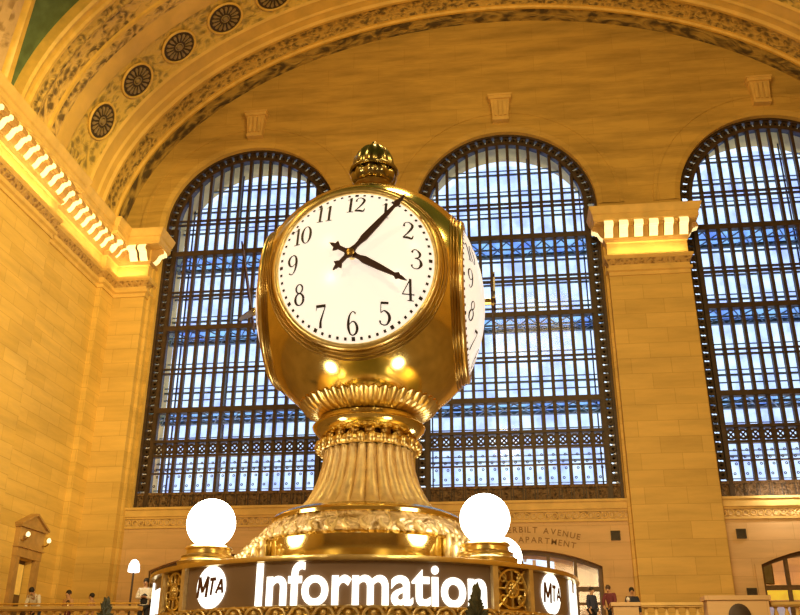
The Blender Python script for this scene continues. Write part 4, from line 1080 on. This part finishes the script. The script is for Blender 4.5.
# ------------------------------------------------------------------ globe lamps on the booth roof
gl = empty('globe_lamp')
MB().lathe([(.20, 0), (.225, .0), (.235, .03), (.21, .045), (.20, .06), (.205, .075), (.175, .09), (.165, .12), (.185, .135), (.17, .15), (.12, .16)], 48).build('base', 'brass_satin', gl, 40)
g = MB(); g.ball((0, 0, .332), .188, 40, 24); g.build('glass_globe', 'globe', gl, 60)
q = 1.5 / math.sqrt(2)
spots = [(-q, -q, 'glowing white globe lamp on the front left of the booth roof, over the round emblem'), (q, -q, 'glowing white globe lamp on the booth roof over the end of the lit word'),
         (q + .10, q, 'glowing white globe lamp half hidden behind the nearer globe on the right'), (-q, q, 'glowing white globe lamp hidden behind the clock pedestal')]
for i, (x, y, l) in enumerate(spots):
    o = gl if i == 0 else copy_tree(gl); o.location = (AX + x, AY + y, .853); tag(o, l, 'lamp', 'globe lamps on the booth roof')

# ------------------------------------------------------------------ small evergreens by the booth
def evergreen(loc, h, w, label, dome_top=False):
    t = empty('evergreen_tree', loc, 0, label, 'tree', 'small evergreens by the booth')
    MB().lathe([(.16, 0), (.22, .3), (.24, .32), (.2, .33), (.18, .28)], 24).build('pot', 'pot', t, 40)
    MB().tube([(0, 0, .2), (0, 0, h * .95)], [.035, .008]).build('trunk', 'bark', t, 40)
    g = MB()
    for k in range(900):
        u = random.random(); z = .4 + (h - .4) * u; f = (1 - u) ** .85 if not dome_top else math.sqrt(max(0, 1 - u ** 3))
        a = random.random() * 2 * PI; r = w * f * (.5 + .5 * random.random()) + .01
        p0 = Vector((r * .35 * math.cos(a), r * .35 * math.sin(a), z)); p1 = Vector((r * math.cos(a), r * math.sin(a), z + .02 + .05 * random.random()))
        g.tube([p0, (p0 + p1) / 2 + Vector((0, 0, .012)), p1], [.016, .013, .003], 4)
    g.build('foliage', 'needles', t)
evergreen((-.225, 5.75, ZF), 2.20, .58, 'dark pointed evergreen top in front of the lit letter n')
evergreen((-3.60, 8.0, ZF), 2.36, .15, 'dark rounded evergreen top left of the booth', True)

# ------------------------------------------------------------------ light
def area(name, loc, aim, size, energy, col, sy=None):
    L = bpy.data.lights.new(name, 'AREA'); L.energy = energy; L.color = col; L.size = size
    if sy: L.shape = 'RECTANGLE'; L.size_y = sy
    o = bpy.data.objects.new(name, L); COL.objects.link(o); o.location = loc
    d = Vector(aim) - Vector(loc); o.rotation_euler = d.to_track_quat('-Z', 'Y').to_euler(); return o
def point(name, loc, energy, col, r=.5):
    L = bpy.data.lights.new(name, 'POINT'); L.energy = energy; L.color = col; L.shadow_soft_size = r
    o = bpy.data.objects.new(name, L); COL.objects.link(o); o.location = loc; return o
WARM = (1, .67, .215); AMB = (1, .76, .40)
# cornice lights tucked on the ledge, shining up over brackets and vault
for y, ln in ((25.4, 4.), (30., 4.)):
    L = area('cornice_light', (XL + .30, y, 16.28), (XL + .1, y, 20), .12, 11 * ln, WARM, ln); L.rotation_euler = (PI, 0.0, 0); L.data.size = .12; L.data.size_y = ln
area('cornice_light', (5.98, PY - .3, 16.2), (5.98, PY - .1, 20), 3., 32, WARM, .12)
area('cornice_light', (-15.75, PY - .3, 16.3), (-15.75, PY - .1, 20), 1.2, 14, WARM, .12)
# unseen fill lights standing in for the concourse chandeliers
for x, y in ((-9, 8), (9, 8), (-9, -4), (9, -4), (0, 12.5)): point('chandelier_light', (x, y, 14.5), 1250, WARM, .9)
def spot(name, loc, aim, energy, col, deg, r=.4):
    L = bpy.data.lights.new(name, 'SPOT'); L.energy = energy; L.color = col; L.spot_size = math.radians(deg); L.spot_blend = .8; L.shadow_soft_size = r
    o = bpy.data.objects.new(name, L); COL.objects.link(o); o.location = loc; o.rotation_euler = (Vector(aim) - Vector(loc)).to_track_quat('-Z', 'Y').to_euler(); return o
spot('wall_wash', (6., 9., 13.), (-16.4, 27.0, 13.0), 34000, (1, .72, .22), 46)  # unseen spots, added to brighten the left wall and the pier
spot('wall_wash', (0., 6., 12.), (6., 34, 11), 4500, WARM, 46)
spot('vault_wash', (9., 6., 12.), (-11., 28., 26.), 7500, WARM, 60); spot('vault_wash', (-6., 6., 12.), (10., 28., 27.), 4500, WARM, 60)  # unseen spots, added to brighten the arch soffit and vault
point('concourse_light', (4., -3.5, 5.5), 800, (1, .78, .42), .5); point('concourse_light', (-6., -2.5, 5.5), 800, (1, .78, .42), .5)  # unseen lights on the viewer's side, added to brighten booth and brass
area('wall_wash', (2., 16., 21.0), (3., 34, 17), 5., 600, WARM, 4.)  # unseen area light, added to brighten the lunette stone
area('ledge_light', (9.9, 33.3, 6.9), (9.9, 33.9, 5.9), 1.6, 45, (1, .86, .62), .2)
area('ledge_light', (-10, 24., 5.), (-12, 34, 5), 3, 120, AMB, 2)  # area light out before the balcony, aimed at the lower wall
area('ledge_light', (3, 22., 4.6), (5, 34, 4.5), 4, 260, AMB, 2)  # likewise before the balcony, aimed low at the wall by the pier

for c in WIN: area('reveal_light', (c, 35.3, 7.3), (c, 35.4, 20), 5., 160, (1, .8, .6), .6)  # unseen uplights added between the window skins to brighten the reveals

w = bpy.data.worlds.new('sky'); SC.world = w; w.use_nodes = True
nt = w.node_tree; bg = nt.nodes['Background']
bg.inputs['Color'].default_value = (.68, .83, 1.0, 1); bg.inputs['Strength'].default_value = 1.75

# ------------------------------------------------------------------ camera
f, pi_, ya, ro = 895.782, .4034714, -.1213661, .0043332
fw = Vector((math.sin(ya) * math.cos(pi_), math.cos(ya) * math.cos(pi_), math.sin(pi_)))
r = Vector((math.cos(ya), -math.sin(ya), 0)); u = r.cross(fw)
rr = r * math.cos(ro) + u * math.sin(ro); uu = u * math.cos(ro) - r * math.sin(ro)
cam = bpy.data.cameras.new('camera'); cam.sensor_width = 36; cam.sensor_fit = 'HORIZONTAL'; cam.lens = f / 800 * 36; cam.clip_start = .05; cam.clip_end = 500
co = bpy.data.objects.new('camera', cam); COL.objects.link(co)
co.matrix_world = Matrix(((rr.x, uu.x, -fw.x, 0), (rr.y, uu.y, -fw.y, 0), (rr.z, uu.z, -fw.z, 0), (0, 0, 0, 1)))
SC.camera = co
SC.view_settings.view_transform = 'Standard'; SC.view_settings.look = 'None'; SC.view_settings.exposure = 0; SC.view_settings.gamma = 1
SC.cycles.use_denoising = True
SC.cycles.max_bounces = 8; SC.cycles.diffuse_bounces = 4; SC.cycles.glossy_bounces = 4; SC.cycles.transparent_max_bounces = 24
SC.cycles.sample_clamp_indirect = 6
